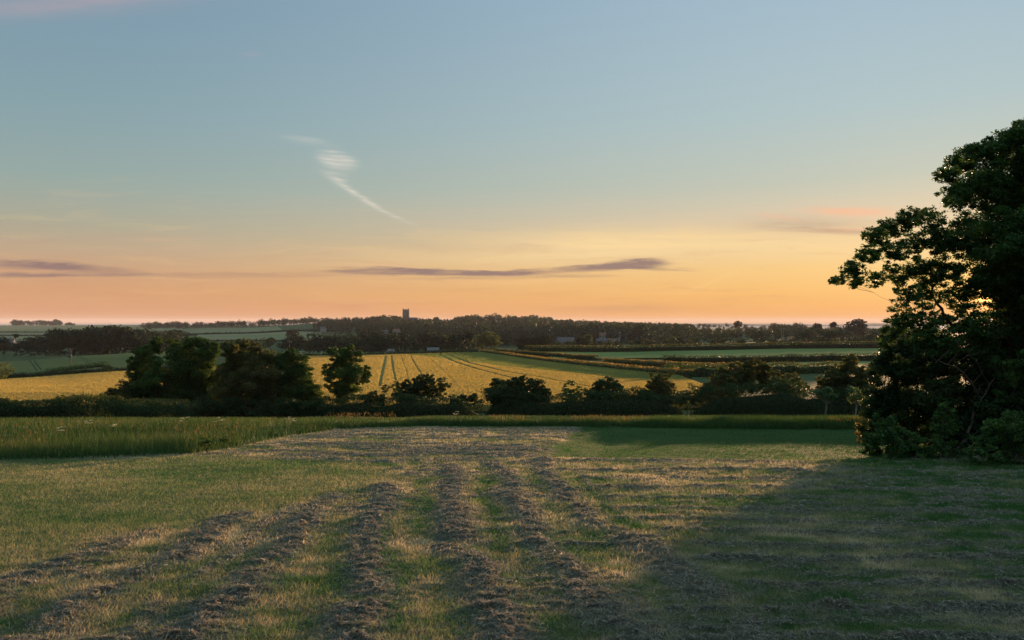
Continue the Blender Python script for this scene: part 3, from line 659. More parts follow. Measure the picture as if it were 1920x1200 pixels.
tree('nettle_clump', 'nettles and tall weeds at the bottom right of the thicket', 'weeds', P(1880,16.4), blobpx([(1845,830,26),(1880,810,36),(1915,800,40),(1850,855,24),(1890,860,30),(1925,860,40),(1960,820,50),(1820,850,22,.7),(1975,880,50),(2050,850,60)],16.4,.2), M['pale' if False else 'syc'], .055, 10000, .015, stems=4)
tree('small_bush', 'sunlit tuft of orange leaves beside the dark thicket', 'bush', P(1611,21.4), blobpx([(1611,800,9),(1609,812,7,.8),(1614,826,8,.7)],21.4,.03), M['copper'], .06, 9000, .01)
# bare branches
db = MB(); Yb = 17.9
def bp(*pts): return [px2w(x, y, Yb+dy_) for x, y, dy_ in pts]
db.tube(bp((1832,738,.9),(1822,720,.6),(1806,700,.4),(1792,688,.2),(1776,684,.1),(1758,676,0),(1745,670,0)), [.034,.030,.026,.020,.015,.010,.005], 7)
for pts in [[(1806,700,.4),(1814,690,.3),(1822,688,.2),(1835,672,.2)],[(1792,688,.2),(1800,676,.1),(1812,668,0),(1826,650,0)],[(1776,684,.1),(1790,668,0),(1800,655,0)],[(1812,668,0),(1830,664,-.1),(1846,655,0)],
            [(1758,676,0),(1772,664,0),(1782,650,0)],[(1822,720,.6),(1840,700,.5),(1848,680,.5)],[(1800,655,0),(1796,645,0),(1800,632,0)],[(1832,738,.9),(1836,725,.8),(1846,716,.7)]]:
    db.tube(bp(*pts), np.linspace(.012, .003, len(pts)), 5)
rt = empty('dead_branch', tuple(P(1838,18.8)), 'bare pale branches poking out of the dark thicket', 'branch')
0 and db.tube([np.array(P(1845,20.2)), px2w(1842,790,19.8), px2w(1832,738,18.8)], [.045,.04,.034], 7)
db.build('limb', M['bark'], rt, world=True, smooth=True)
# --- the hedgerow trees and shrubs, 58-64 m away
def htree(name, label, cat, lst, mat, Y=60, leaf=.11, per=1500, base=None, fill=True, **kw):
    per = per*4.5 if Y < 100 else per; kw.setdefault('nsub', 36); kw.setdefault('sub', .34)
    lst = [tuple(b_)+((1.0,) if len(b_) == 3 else ()) for b_ in lst]
    if Y < 100 and fill: lst = lst+[(b_[0], min(b_[1]+b_[2]*.95, 772), b_[2]*1.05, b_[3]*.8) for b_ in lst if b_[2] >= 11]
    bx = np.mean([b_[0] for b_ in lst]) if base is None else base
    lst2 = [tuple(b_)+((1.0,) if len(b_) == 3 else ()) for b_ in lst]
    kw.setdefault('trunk_r', .07)
    return tree(name, label, cat, P(bx, Y), blobpx(lst2, Y, .5), mat, leaf, per, **kw)
htree('ash_tree', 'leftmost of the tall hedgerow trees, rounded with a spike top', 'tree', [(272,665,20),(290,645,12),(297,637,7,.7),(255,680,15),(285,690,26),(262,705,22),(300,715,26),(275,735,26),(310,745,22),(258,658,10,.7)], M['ash'], 60, stems=2)
htree('ash_tree', 'broad hedgerow tree second from left in the clump', 'tree', [(330,650,17),(355,640,14),(380,645,16),(345,665,26),(385,668,24),(330,690,26),(370,700,34),(395,720,28),(340,735,34),(385,755,30),(402,650,12),(318,640,7,.7)], M['ash'], 61, stems=2, trunk_r=.10)
htree('hawthorn_tree', 'hedgerow tree with orange tinted top in the clump centre', 'tree', [(430,652,15),(455,645,14),(478,652,14),(445,672,24),(480,678,24),(430,700,30),(470,710,34),(440,740,34),(490,745,30),(505,665,12),(502,700,22)], M['haw'], 59, stems=2)
htree('ash_tree', 'dark rounded tree at the right end of the clump', 'tree', [(545,662,12),(530,672,14),(560,680,18),(525,695,24),(565,705,24),(540,725,32),(578,735,24),(520,750,30),(590,755,18),(572,672,9,.7)], M['ash'], 60, stems=2)
htree('elder_bush', 'lower black bush filling the foot of the clump', 'bush', [(330,765,26),(380,768,28),(430,768,28),(480,768,28),(530,768,26),(580,770,20),(290,765,22)], M['dark'], 57.5, stems=4, per=1900)
htree('elder_tree', 'small lone tree with lobed top standing right of the clump', 'tree', [(622,660,10),(645,662,15),(670,664,10),(660,650,7,.6),(630,655,7,.6),(635,682,19),(665,685,17),(650,705,24),(615,690,11,.6),(682,695,13),(622,712,14,.7),(686,710,9,.7),(645,728,20),(608,700,6,.5)], M['ash'], 60, trunk_r=.09)
htree('elder_bush', 'loose arching shrub right of the lone small tree', 'bush', [(790,715,15),(805,710,12,.7),(770,725,16),(825,722,13,.7),(745,728,12,.7),(800,735,20),(840,722,6,.5),(765,742,18),(722,728,8,.5),(832,712,5,.4)], M['dark'], 60, per=1500, shell=(.2,1.15))
htree('hawthorn_bush', 'compact domed shrub in the middle of the hedge', 'bush', [(935,725,20),(968,722,20),(1000,728,22),(950,742,24),(990,745,24),(922,735,12),(1022,738,12),(978,712,10,.7)], M['dark'], 59, per=2200, trunk_r=.05, stems=3)
htree('elder_bush', 'thin upright shrub beside the domed shrub', 'bush', [(1070,718,8,.6),(1066,735,12,.8),(1078,740,14,.8),(1060,722,5,.5),(1085,728,6,.4)], M['ash'], 60, per=1400)
htree('hawthorn_bush', 'rounded dark shrub with ragged top right of hedge centre', 'bush', [(1125,722,14),(1150,725,18),(1130,742,22),(1165,745,20),(1140,710,7,.5),(1110,738,14),(1185,750,12)], M['dark'], 60, per=2000, trunk_r=.05, stems=3)
htree('hawthorn_bush', 'shrub with coppery spiky top beyond the grass strip', 'bush', [(1240,708,13),(1225,720,15),(1250,725,17),(1235,740,20),(1262,745,14),(1212,742,16),(1258,702,7,.5),(1222,702,6,.5)], M['haw'], 60, per=1700, trunk_r=.05, stems=3)
htree('hawthorn_tree', 'wide flat topped coppery hawthorn in the right hedgerow', 'tree', [(1405,685,13),(1380,692,15),(1430,690,14),(1355,700,14),(1340,712,13),(1400,705,20),(1435,708,17),(1330,728,16),(1365,725,18),(1455,700,9,.6),(1318,738,12),(1420,675,7,.5)], M['haw'], 60, per=1700, base=1405, trunk_r=.08)
htree('hawthorn_bush', 'small tangled olive shrub between two coppery hawthorns', 'bush', [(1470,712,14),(1490,708,11,.7),(1480,728,18),(1505,725,12,.7),(1462,730,13)], M['haw'], 61, per=1600, trunk_r=.05, stems=2)
htree('hawthorn_tree', 'dense hawthorn with reddish tips left of the dark thicket', 'tree', [(1575,692,15),(1595,678,13),(1560,705,17),(1600,702,20),(1625,700,18),(1550,722,18),(1580,722,22),(1615,725,22),(1595,668,7,.5),(1540,712,10,.6),(1640,690,14),(1575,745,22),(1610,750,22)], M['haw'], 58, per=1700, stems=2, trunk_r=.07)
htree('sapling', 'pale leaved young shrub with bare thin stems', 'shrub', [(1535,738,9,.7),(1550,732,10,.8),(1562,742,9,.7),(1545,745,9,.7)], M['pale'], 46, leaf=.09, per=2200, stems=4, trunk_r=.025, bark='deadwood')
htree('sapling', 'blue green young shrub on thin stems close to the thicket', 'shrub', [(1593,730,9,.8),(1605,737,11,.8),(1598,748,9,.7),(1616,748,9,.6)], M['pale'], 44, leaf=.09, per=2200, stems=3, trunk_r=.025, bark='deadwood')
htree('hawthorn_bush', 'coppery bush breaking the hedge left of the tree clump', 'bush', [(235,728,14),(215,735,13,.8),(248,742,18),(200,745,12,.8),(225,752,18),(232,716,7,.5),(190,755,12)], M['haw'], 59, per=1500, trunk_r=.04, stems=2)
htree('hawthorn_bush', 'small twiggy bush on top of the left hedge', 'bush', [(115,750,11,.8),(138,748,10,.7),(105,758,11,.8),(125,762,14)], M['haw'], 59, per=1500, trunk_r=.04, stems=2)
htree('hawthorn_bush', 'twiggy bush at the very left end of the near hedge', 'bush', [(8,758,14,.8),(30,760,11,.7),(-10,765,18),(15,772,16),(-30,755,18)], M['haw'], 56, per=1500, trunk_r=.04, stems=2)
htree('hawthorn_bush', 'yellow green round bush at the left edge by the pasture', 'bush', [(2,692,17),(-12,700,16),(18,695,10),(4,704,14),(-30,690,20)], M['farpale'], 150, leaf=.3, per=200, trunk_r=.15)

htree('hawthorn_bush', 'low rounded bush between the arching shrub and the domed shrub', 'bush', [(868,750,12),(885,748,12,.8),(852,756,11)], M['dark'], 59, per=1800, trunk_r=.04, fill=False)
htree('hawthorn_bush', 'small bush filling the gap left of the spiky topped shrub', 'bush', [(1200,740,11,.8),(1190,750,12),(1208,752,12)], M['dark'], 59, per=1800, trunk_r=.04, fill=False)
htree('hawthorn_bush', 'low bush in the gap between the spiky shrub and the wide hawthorn', 'bush', [(1288,742,12,.8),(1300,748,13),(1278,752,11)], M['haw'], 59, per=1800, trunk_r=.04, fill=False)
htree('hawthorn_bush', 'low bush at the right foot of the lone lobed tree', 'bush', [(700,742,12,.8),(688,750,14),(715,750,12)], M['haw'], 59, per=1800, trunk_r=.04, fill=False)
# --- hedges
def hedge(name, label, pts, h, wd, nper, mat, leaf, top=None, topmat=None, group=None, lift=0.0, rag=.25):
    """pts: world (x, y) line. Leaves fill the section, densest on the skin; an added light-blocking dark heart inside"""
    pts = np.array([(p_[0], p_[1]) for p_ in pts], float); seg = np.linalg.norm(np.diff(pts, axis=0), axis=1); cum = np.r_[0, np.cumsum(seg)]; L = cum[-1]
    n = int(nper*L); s = rng.uniform(0, L, n)
    x = np.interp(s, cum, pts[:,0]); y = np.interp(s, cum, pts[:,1])
    tx = np.interp(s+.5, cum, pts[:,0])-np.interp(s-.5, cum, pts[:,0]); ty = np.interp(s+.5, cum, pts[:,1])-np.interp(s-.5, cum, pts[:,1]); l_ = np.hypot(tx, ty)+1e-6
    nx, ny = -ty/l_, tx/l_
    def hv(s_): return h*(1-rag+2*rag*fbm(s_*.5/max(.4,h*.5), s_*0+3.3, 3, int(abs(pts[0,0])*7) % 999))
    H_ = hv(s); th = rng.uniform(-.15, math.pi+.15, n); rr_ = rng.uniform(.72, 1.05, n)
    o_ = np.cos(th)*wd*.5*rr_*1.0; zz = np.clip(np.sign(np.sin(th))*np.abs(np.sin(th))**.5, 0, 1)*H_*rr_
    face = rng.random(n) < .45; zz = np.where(face, rng.random(n)*H_, zz); o_ = np.where(face, np.sign(o_)*wd*.5*rng.uniform(.75,1.05,n), o_)
    X = x+nx*o_; Y = y+ny*o_; Z = Hh(X, Y)+zz+lift
    root = empty(name, (pts[0,0], pts[0,1], hz(pts[0,0], pts[0,1])), label, 'hedge', group)
    Vv, Q = leaves(np.column_stack([X,Y,Z]), leaf, .3); obj('foliage', Vv, Q, mat, root, rnd=rng.random(n))
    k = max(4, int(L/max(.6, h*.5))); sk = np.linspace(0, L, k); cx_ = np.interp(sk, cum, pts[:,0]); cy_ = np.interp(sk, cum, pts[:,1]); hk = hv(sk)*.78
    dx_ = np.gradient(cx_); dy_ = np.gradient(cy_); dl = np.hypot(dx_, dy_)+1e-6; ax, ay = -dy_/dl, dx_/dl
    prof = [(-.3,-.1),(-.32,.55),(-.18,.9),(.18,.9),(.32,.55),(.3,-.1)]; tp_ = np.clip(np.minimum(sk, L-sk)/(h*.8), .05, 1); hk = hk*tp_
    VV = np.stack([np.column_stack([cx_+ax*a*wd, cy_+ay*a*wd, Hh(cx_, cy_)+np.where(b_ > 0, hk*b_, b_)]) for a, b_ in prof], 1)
    obj('branches', VV.reshape(-1,3), grid_faces(k, len(prof)), M['shade_core'], root)  # added dark core mesh that blocks light inside the hedge
    if topmat is not None:
        n2 = int(n*.4); s = rng.uniform(0, L, n2); x = np.interp(s, cum, pts[:,0]); y = np.interp(s, cum, pts[:,1]); o_ = rng.normal(size=n2)*wd*.3
        ix = np.interp(s, sk, ax); iy = np.interp(s, sk, ay); X = x+ix*o_; Y = y+iy*o_; Z = Hh(X, Y)+hv(s)*rng.uniform(.92,1.12,n2)+lift
        Vv, Q = leaves(np.column_stack([X,Y,Z]), leaf*1.05, 0); obj('new_growth', Vv, Q, topmat, root, rnd=rng.random(n2))
    return root
M['shade_core'] = surf_mat('hedge heart', (.010,.014,.008), (.022,.03,.014), 3, 1.0, .5, bdist=.2)
hedge('hedge', 'long low dark hedge at the foot of the lawn slope, left part', pp((-330,38),(-100,38.5),(0,39),(150,41),(260,46),(340,53)), 1.05, 1.8, 900, M['dark'], .10, rag=.4, topmat=M['haw'])
hedge('hedge', 'dark low hedge running right from the tree clump', pp((540,58.5),(640,58.5),(760,58),(860,58),(905,58)), 1.35, 2.4, 750, M['dark'], .10, rag=.4, topmat=M['dark'])
hedge('hedge', 'dark low hedge under the domed and ragged shrubs', pp((905,58.5),(1000,58),(1100,58),(1200,58),(1290,58)), 1.65, 2.6, 750, M['dark'], .10, rag=.5, topmat=M['dark'])
hedge('hedge', 'black low hedge under the coppery hawthorns at right', pp((1290,58),(1400,57.5),(1500,57),(1640,57),(1760,57)), 2.2, 2.6, 750, M['dark'], .10, rag=.45, topmat=M['dark'])
hedge('hedge', 'thin dark hedge closing the far side of the golden field', gp((480,676),(560,672),(700,669),(800,666),(900,662)), 1.6, 1.6, 70, M['dark'], .34)
hedge('hedge', 'long copper topped hedge curving down beside the golden field', gp((905,663),(985,676),(1080,689),(1180,700),(1290,712)), 1.25, 2.0, 170, M['dark'], .2, topmat=M['copper'])
hedge('hedge', 'shorter copper topped hedge parallel behind the long one', gp((935,661),(1010,668),(1070,673),(1118,675)), 1.2, 2.0, 130, M['dark'], .26, topmat=M['copper'])
hedge('hedge', 'coppery hedge line running into the shrubs below the green strip', gp((1135,680),(1220,686),(1320,692),(1440,694)), 1.0, 2.0, 150, M['haw'], .22, topmat=M['copper'])
hedge('hedge', 'rough bright hedge behind the spiky topped shrub', gp((1255,702),(1320,706),(1400,704),(1500,700),(1600,698)), 1.6, 2.6, 200, M['ash'], .2, topmat=M['haw'], rag=.4)
hedge('hedge', 'tall black hedge behind the bright green strip at right', gp((985,661),(1100,662),(1200,661),(1400,657),(1600,653),(1800,652)), 2.3, 2.2, 90, M['dark'], .34, topmat=M['haw'], rag=.1)
hedge('hedge', 'black hedge between the green strip and the nearer right field', gp((1240,679),(1330,681),(1450,679),(1560,676),(1800,676)), 1.7, 2.0, 110, M['dark'], .28, rag=.2)
hedge('hedge', 'low dark hedge between the left golden field and the pole field', gp((-260,722),(0,711),(120,704),(250,697),(330,692)), 1.3, 1.8, 110, M['dark'], .26, rag=.35)
hedge('hedge', 'lumpy hedge bank at the foot of the wooden pole', gp((90,703),(130,698),(170,694),(200,691)), 1.6, 2.4, 110, M['ash'], .28, rag=.4)
htree('hawthorn_bush', 'single round bush in the margin right of the wooden pole', 'bush', [(202,690,8),(208,692,6),(196,693,6)], M['dark'], 175, leaf=.3, per=250, trunk_r=.1)
for i, (a, lab) in enumerate([(pp((-500,1035),(0,1015),(200,978),(340,945)), 'thin dark field hedge low on the far left hillside'),
      (pp((-500,1275),(0,1255),(200,1215),(340,1180)), 'thin dark field hedge high on the far left hillside'),
      (pp((-400,2160),(0,2160),(260,2110),(420,2050)), 'thin dark hedge along the far left skyline'),
      (pp((340,1020),(440,1040),(540,1060),(640,1040)), 'dark hedge above the pale field left of the wooded hill')]):
    hedge('field_hedge', lab, a, 2.6, 3, 4, M['fardark'], 2.2, group='hedges on the far hillside', rag=.3)

# --- woods: crowns of many far trees reading as one mass
def crowns_far(cs, hs, nleaf, squash=1.0):
    """cs (n,3) tree bases, hs heights. rounded uneven crowns of leaf-clump faces"""
    n = len(cs); nb = 5
    ang_ = rng.uniform(0, 2*math.pi, (n,nb)); rad = rng.uniform(.0,.30,(n,nb))*hs[:,None]
    bc = np.stack([cs[:,0,None]+np.cos(ang_)*rad, cs[:,1,None]+np.sin(ang_)*rad, cs[:,2,None]+hs[:,None]*rng.uniform(.38,.80,(n,nb))], -1)
    br = hs[:,None]*rng.uniform(.17,.29,(n,nb))
    d = rng.normal(size=(n,nb,nleaf,3)); d /= np.linalg.norm(d, axis=-1)[...,None]; d[...,2] = d[...,2]*.8
    p = bc[:,:,None,:]+d*(br[:,:,None,None]*rng.uniform(.7,1.08,(n,nb,nleaf,1)))
    low = cs[:,None,:]+rng.normal(size=(n,12,3))*np.array([.22,.22,.16])*hs[:,None,None]; low[...,2] += hs[:,None]*.18
    return p.reshape(-1,3), d.reshape(-1,3), low.reshape(-1,3)
def wood(name, label, n, pxr, yr, hr, mat, nleaf=26, leaf=.16, sky=False, keep=None, kind='stuff', cat='wood'):
    px = rng.uniform(*pxr, n); Y = np.exp(rng.uniform(math.log(yr[0]), math.log(yr[1]), n)); hs = rng.uniform(*hr, n)
    if keep is not None: k = keep(px, Y); px, Y, hs = px[k], Y[k], hs[k]
    X = (px-CX)/F*Y; hs = hs*(.68+.62*fbm(X/45, Y/90, 3, 303))
    if sky:
        lim = np.interp(px, [590,620,640,690,720,735,748,755,777,786,795,805,818,828,845,855,880,930,960,990,1000,1030,1060,1100,1150,1200,1300],
                            [601,597,594,594,590,589,592,598,598,595,600,597,595,599,600,594,590,588,590,592,590,594,598,600,602,604,607])+rng.uniform(0, 4.5, len(px))**1.3-.8
        hm = (CH-(lim-HY)/F*Y-Hh(X, Y))/.98; hs = np.where(Y > 1180, np.clip(hm, 6, 24), np.minimum(hs, np.maximum(hm, 4)))
    cs = np.column_stack([X, Y, Hh(X, Y)])
    p, d, low = crowns_far(cs, hs, nleaf)
    V, Q = leaves(np.concatenate([p, low]), 1.0, .2, np.concatenate([d, np.zeros_like(low)]))
    nn = len(p); V = V.reshape(-1,4,3); c = V.mean(1, keepdims=True); sz = np.concatenate([np.repeat(hs, 5*nleaf), np.repeat(hs, 12)*1.3])[:,None,None]*leaf
    V = (c+(V-c)*sz).reshape(-1,3)
    tr = np.repeat(rng.random(len(hs)), 5*nleaf); tr = np.concatenate([tr, np.repeat(rng.random(len(hs))*.3, 12)])
    rr_ = np.clip(1.0*tr**1.5+.3*rng.random(len(Q)), 0, 1)
    return tag(obj(name, V, Q, mat, rnd=rr_), label, cat, kind=kind)
wood('woodland', 'dark rounded wood behind the pole field at left', 150, (70,330), (330,420), (9,12.5), M['fardark'], 60, .10, False, lambda p_, y: p_ > 90+30*((y-330)/90))
wood('woodland', 'low dark scrub at the far left below the hillside fields', 60, (-200,110), (300,420), (5,8), M['fardark'], 50, .11)
wood('woodland', 'skyline wood at the top left of the hillside', 60, (18,115), (2120,2260), (13,19), M['fardark'], 30, .14)
wood('woodland', 'dome of wood on the skyline left of centre', 70, (268,338), (1500,1700), (9,15), M['far'], 30, .13)
wood('woodland', 'thin line of distant trees rising to the wooded hill', 200, (330,620), (1420,1700), (9,15), M['fardark'], 24, .14)
wood('woodland', 'trees and scrub in the dip behind the hedgerow clump', 130, (380,700), (330,640), (5,8), M['far'], 50, .11, False, lambda p_, y: (p_ > 530) | (y < 380))
wood('woodland', 'wooded hill around the church tower', 900, (590,905), (640,1400), (11,19), M['far'], 26, .14, True, lambda p_, y: (y > 1000-1.1*(p_-590)) & ~((abs(p_-761) < 9) & (y < 1360) & (y > 1180)))
wood('woodland', 'long dark wooded ridge right of the church tower', 950, (850,1300), (620,1500), (11,19.5), M['far'], 26, .14, True)
wood('woodland', 'dark trees along the foot of the central hill', 120, (540,900), (330,430), (7,10.5), M['fardark'], 60, .10)
wood('woodland', 'hazy low woods running right towards the lagoon', 560, (1200,1760), (520,1500), (6,11), M['far'], 28, .14)
wood('woodland', 'copse rising on the right skyline', 60, (1445,1510), (900,1150), (9,13), M['fardark'], 30, .13)
wood('woodland', 'scrubby trees just behind the tall black hedge at right', 130, (1040,1760), (330,460), (3.5,6), M['far'], 50, .12)

# individually visible far trees
def ftree(name, label, px, top, Y, mat, wpx, hfac=1.0, n=5, per=None, trunk=.25, cat='tree', flatten=.8):
    b = P(px, Y); topz = CH-(top-HY)/F*Y; h = topz-b[2]; r = wpx/F*Y
    bl = []; n = n+6; hh_ = h*hfac
    for i in range(n):
        u_ = (i+.5)/n*2-1; a = rng.uniform(-1, 1); top_ = topz-(1-math.sqrt(max(0, 1-u_*u_*.95)))*min(hh_*.55, r*.9)
        rb = r*rng.uniform(.26,.40); bl.append((np.array([b[0]+u_*r*.85, b[1]+a*r*.6, top_-rb*.9]), rb, 1.0))
        bl.append((np.array([b[0]+u_*r*.6, b[1]+a*r*.5, top_-rb*.9-r*.45*rng.uniform(.6,1.2)]), rb*1.15, .9))
    lf_ = max(.22, .0011*Y)
    return tree(name, label, cat, b, bl, mat, lf_, 26/(lf_**2), trunk, nsub=14, squash=flatten, twigs=1)
ftree('willow_tree', 'pale green bushy willow at the foot of the wooded hill', 912, 620, 330, M['farpale'], 26)
ftree('oak_tree', 'rounded olive tree left of the dip below the long ridge', 1015, 626, 340, M['far'], 24, n=7)
ftree('oak_tree', 'dark round topped tree at the right end of the willow group', 985, 630, 335, M['far'], 22)
ftree('holly_tree', 'small black dome shaped tree above the far hedge', 1090, 632, 340, M['fardark'], 14)
ftree('poplar_tree', 'pale feathery tree directly beside the small black dome tree', 1103, 626, 350, M['farpale'], 9)
ftree('conifer_tree', 'dark upright conifer left of the pale willow', 877, 622, 340, M['fardark'], 13)
ftree('oak_tree', 'russet topped tree in front of the wooded hill, under the tower gap', 831, 627, 350, M['haw'], 9)
ftree('oak_tree', 'pale green rounded tree on the hillside right of the tower', 791, 607, 900, M['farpale'], 9)
ftree('pine_tree', 'lone flat topped pine breaking the skyline at right', 1384, 601, 700, M['fardark'], 9, n=4, hfac=1.15)
ftree('oak_tree', 'large domed tree on the skyline in front of the lagoon', 1606, 597, 620, M['fardark'], 22, n=8)
ftree('oak_tree', 'small round tree left of the big domed tree by the lagoon', 1563, 603, 640, M['fardark'], 9)
ftree('oak_tree', 'low tree against the lagoon, furthest left of the three there', 1532, 605, 640, M['fardark'], 10)
ftree('oak_tree', 'pale misty tree in the hollow under the lagoon', 1510, 622, 450, M['far'], 10)
ftree('oak_tree', 'olive tree in the hollow below the big domed tree', 1558, 620, 430, M['far'], 15)
ftree('oak_tree', 'pinkish round tree above the tall black hedge', 1208, 634, 380, M['haw'], 9)
ftree('oak_tree', 'pale green twin crowned tree above the tall black hedge', 1262, 631, 380, M['farpale'], 13)
ftree('oak_tree', 'soft round tree above the hedge just left of the thicket', 1640, 628, 400, M['far'], 18)
ftree('poplar_tree', 'slender dark tree in front of the far left fields', 31, 626, 420, M['fardark'], 5, hfac=.9)
ftree('oak_tree', 'tree at the left end of the dark wood behind the pole', 92, 624, 360, M['fardark'], 12)
ftree('oak_tree', 'isolated round tree right of the skyline wood at top left', 131, 604, 2150, M['fardark'], 8)
ftree('oak_tree', 'small skyline tree just right of the church', 818, 594, 1340, M['fardark'], 6)
ftree('oak_tree', 'tree standing at the left foot of the wooded hill', 549, 617, 600, M['fardark'], 13)
ftree('oak_tree', 'low dark tree by the pale field left of the wooded hill', 508, 632, 480, M['fardark'], 9)

# ================================================================== BUILDINGS
YT = 1330; bt = P(761, YT); sc = YT/F                                 # the church
z0 = bt[2]; ztop = CH+(HY-581)*sc; hw = 4.6
ch = empty('church', bt, 'square stone church tower with battlements on the wooded hill', 'church', rz=math.radians(8))
b = MB(); H_ = ztop-z0
b.box(-hw,hw,-hw,hw,-1,H_)
for sx in (-1,1):
    for sy in (-1,1): b.box(sx*hw-.9, sx*hw+.9, sy*hw-.9, sy*hw+.9, -1, H_*.86); b.box(sx*hw-.6, sx*hw+.6, sy*hw-.6, sy*hw+.6, H_*.86, H_+.3)
for zf in (.45,.72): b.box(-hw-.25,hw+.25,-hw-.25,hw+.25,H_*zf,H_*zf+.35)
tw = b.build('tower', M['stone'], ch)
for k in range(4):
    for sy in (-1,1):
        c0 = -hw+1.0+k*(2*hw-2.0)/3
        b = MB(); b.box(c0-.75,c0+.75,sy*hw-.3,sy*hw+.3,H_+.004,H_+1.3); b.build('merlon', M['stone'], tw)
        if 0 < k < 3: b = MB(); b.box(sy*hw-.3,sy*hw+.3,c0-.74,c0+.74,H_+.004,H_+1.28); b.build('merlon', M['stone'], tw)
for sx in (-1,1):
    for sy in (-1,1):
        b = MB(); b.box(sx*hw-.55,sx*hw+.55,sy*hw-.55,sy*hw+.55,H_+.3,H_+1.6)
        V = [(sx*hw-.5,sy*hw-.5,H_+1.6),(sx*hw+.5,sy*hw-.5,H_+1.6),(sx*hw+.5,sy*hw+.5,H_+1.6),(sx*hw-.5,sy*hw+.5,H_+1.6),(sx*hw,sy*hw,H_+3.4)]
        b.add(V, [(0,1,4),(1,2,4),(2,3,4),(3,0,4)]); b.build('pinnacle', M['stone'], tw)
for x_ in (-1.3, 1.3):
    b = MB(); b.box(x_-.6,x_+.6,-hw-.06,-hw+.1,H_*.76,H_*.94); b.build('belfry_window', M['glass'], tw)
def gable(mb_w, mb_r, x0, x1, y0, y1, h, rh, ov=.4):
    mb_w.box(x0,x1,y0,y1,-1.5,h); ym = (y0+y1)/2
    mb_w.add([(x0,y0,h),(x0,y1,h),(x0,ym,h+rh),(x1,y0,h),(x1,y1,h),(x1,ym,h+rh)], [(0,1,2),(3,5,4)])
    t_ = .18; a = ov
    for s_, ye in ((-1,y0),(1,y1)):
        yo = ye+s_*a; zo = h-a*rh/((y1-y0)/2)
        V = [(x0-a,yo,zo),(x1+a,yo,zo),(x1+a,ym,h+rh),(x0-a,ym,h+rh)]; V2 = [(x,y,z+t_) for x,y,z in V]
        mb_r.add(V+V2, [(0,1,2,3),(4,7,6,5),(0,4,5,1),(1,5,6,2),(3,7,4,0)])
wl, rf = MB(), MB(); gable(wl, rf, hw+.3, hw+14, -3.5, 3.5, 3.6, 3); wl.build('nave', M['stone'], ch); rf.build('nave_roof', M['slate'], ch)

def cottage(px, Y, w_, d_, h_, wm, rm, label, rz=0.0, up=0.0, name='house'):
    root = empty(name, P(px, Y, up), label, 'house' if name == 'house' else 'shed', rz=math.radians(rz))
    wl, rf = MB(), MB(); gable(wl, rf, -w_/2, w_/2, -d_/2, d_/2, h_, d_*.38); wl.build('wall', wm, root); ro = rf.build('roof', rm, root)
    if name == 'house':
        c = MB(); c.box(w_*.32-.4,w_*.32+.4,-.45,.45,h_+d_*.2,h_+d_*.38+1.1); c.build('chimney', M['stone'], ro)
        for i in range(3):
            for k in range(2 if h_ > 4 else 1):
                xx = -w_/2+w_*(i+.5)/3
                if i == 1 and k == 0: continue
                f = MB(); f.box(xx-.55,xx+.55,-d_/2-.05,-d_/2+.05,1+2.6*k,2.2+2.6*k); f.build('window', M['glass'], root)
        f = MB(); f.box(-.5,.5,-d_/2-.06,-d_/2+.05,0,2.1); f.build('door', M['wood'], root)
    else:
        f = MB(); f.box(-w_*.2,w_*.2,-d_/2-.06,-d_/2+.05,0,h_*.8); f.build('door', M['metal'], root)
    return root
cottage(722, 800, 6, 5, 3.6, M['render'], M['slate'], 'white house among trees below and left of the church', 5, 4)
cottage(744, 810, 6, 5, 3.6, M['render'], M['tile'], 'small white gabled house directly below the church tower', -12, 4.5)
cottage(833, 860, 8, 5, 3.4, M['render'], M['slate'], 'long pale house on the slope right of the church', 3, 6)
cottage(1128, 700, 6, 5, 6, M['render'], M['slate'], 'tall white house among the ridge trees', 10, 6)
cottage(1130, 640, 5, 4, 3, M['render'], M['tile'], 'white house just beneath the tall one on the ridge', -5, 4.5)
cottage(1157, 640, 5, 4, 3.4, M['render'], M['slate'], 'pale cottage in the trees left of a matching pair', 0, 4.5)
cottage(1179, 645, 5, 4, 3.4, M['render'], M['slate'], 'pale cottage at the right end of the village row', 8, 4.5)
cottage(606, 880, 6, 4.5, 3.2, M['render'], M['slate'], 'pale cottage at the left shoulder of the wooded hill', 0, 6)
cottage(812, 322, 4.2, 3, .6, M['shed'], M['shed'], 'low pale farm shed behind the golden field', 4, 0.6, 'shed')
cottage(733, 322, 1.8, 2, .7, M['shed'], M['shed'], 'tiny pale shed left of the longer farm shed', 0, .4, 'shed')
cottage(1140, 430, 12, 6, 2.2, M['shed'], M['slate'], 'long grey barn under the ridge village', -4, 1.2, 'shed')
cottage(1060, 470, 10, 7, 3.0, M['shed'], M['slate'], 'grey roofed barn in the dip right of the olive tree', 14, 1.2, 'shed')
cottage(8, 520, 12, 7, 3.2, M['render'], M['slate'], 'pale roofed house at the far left edge', 10, 2)

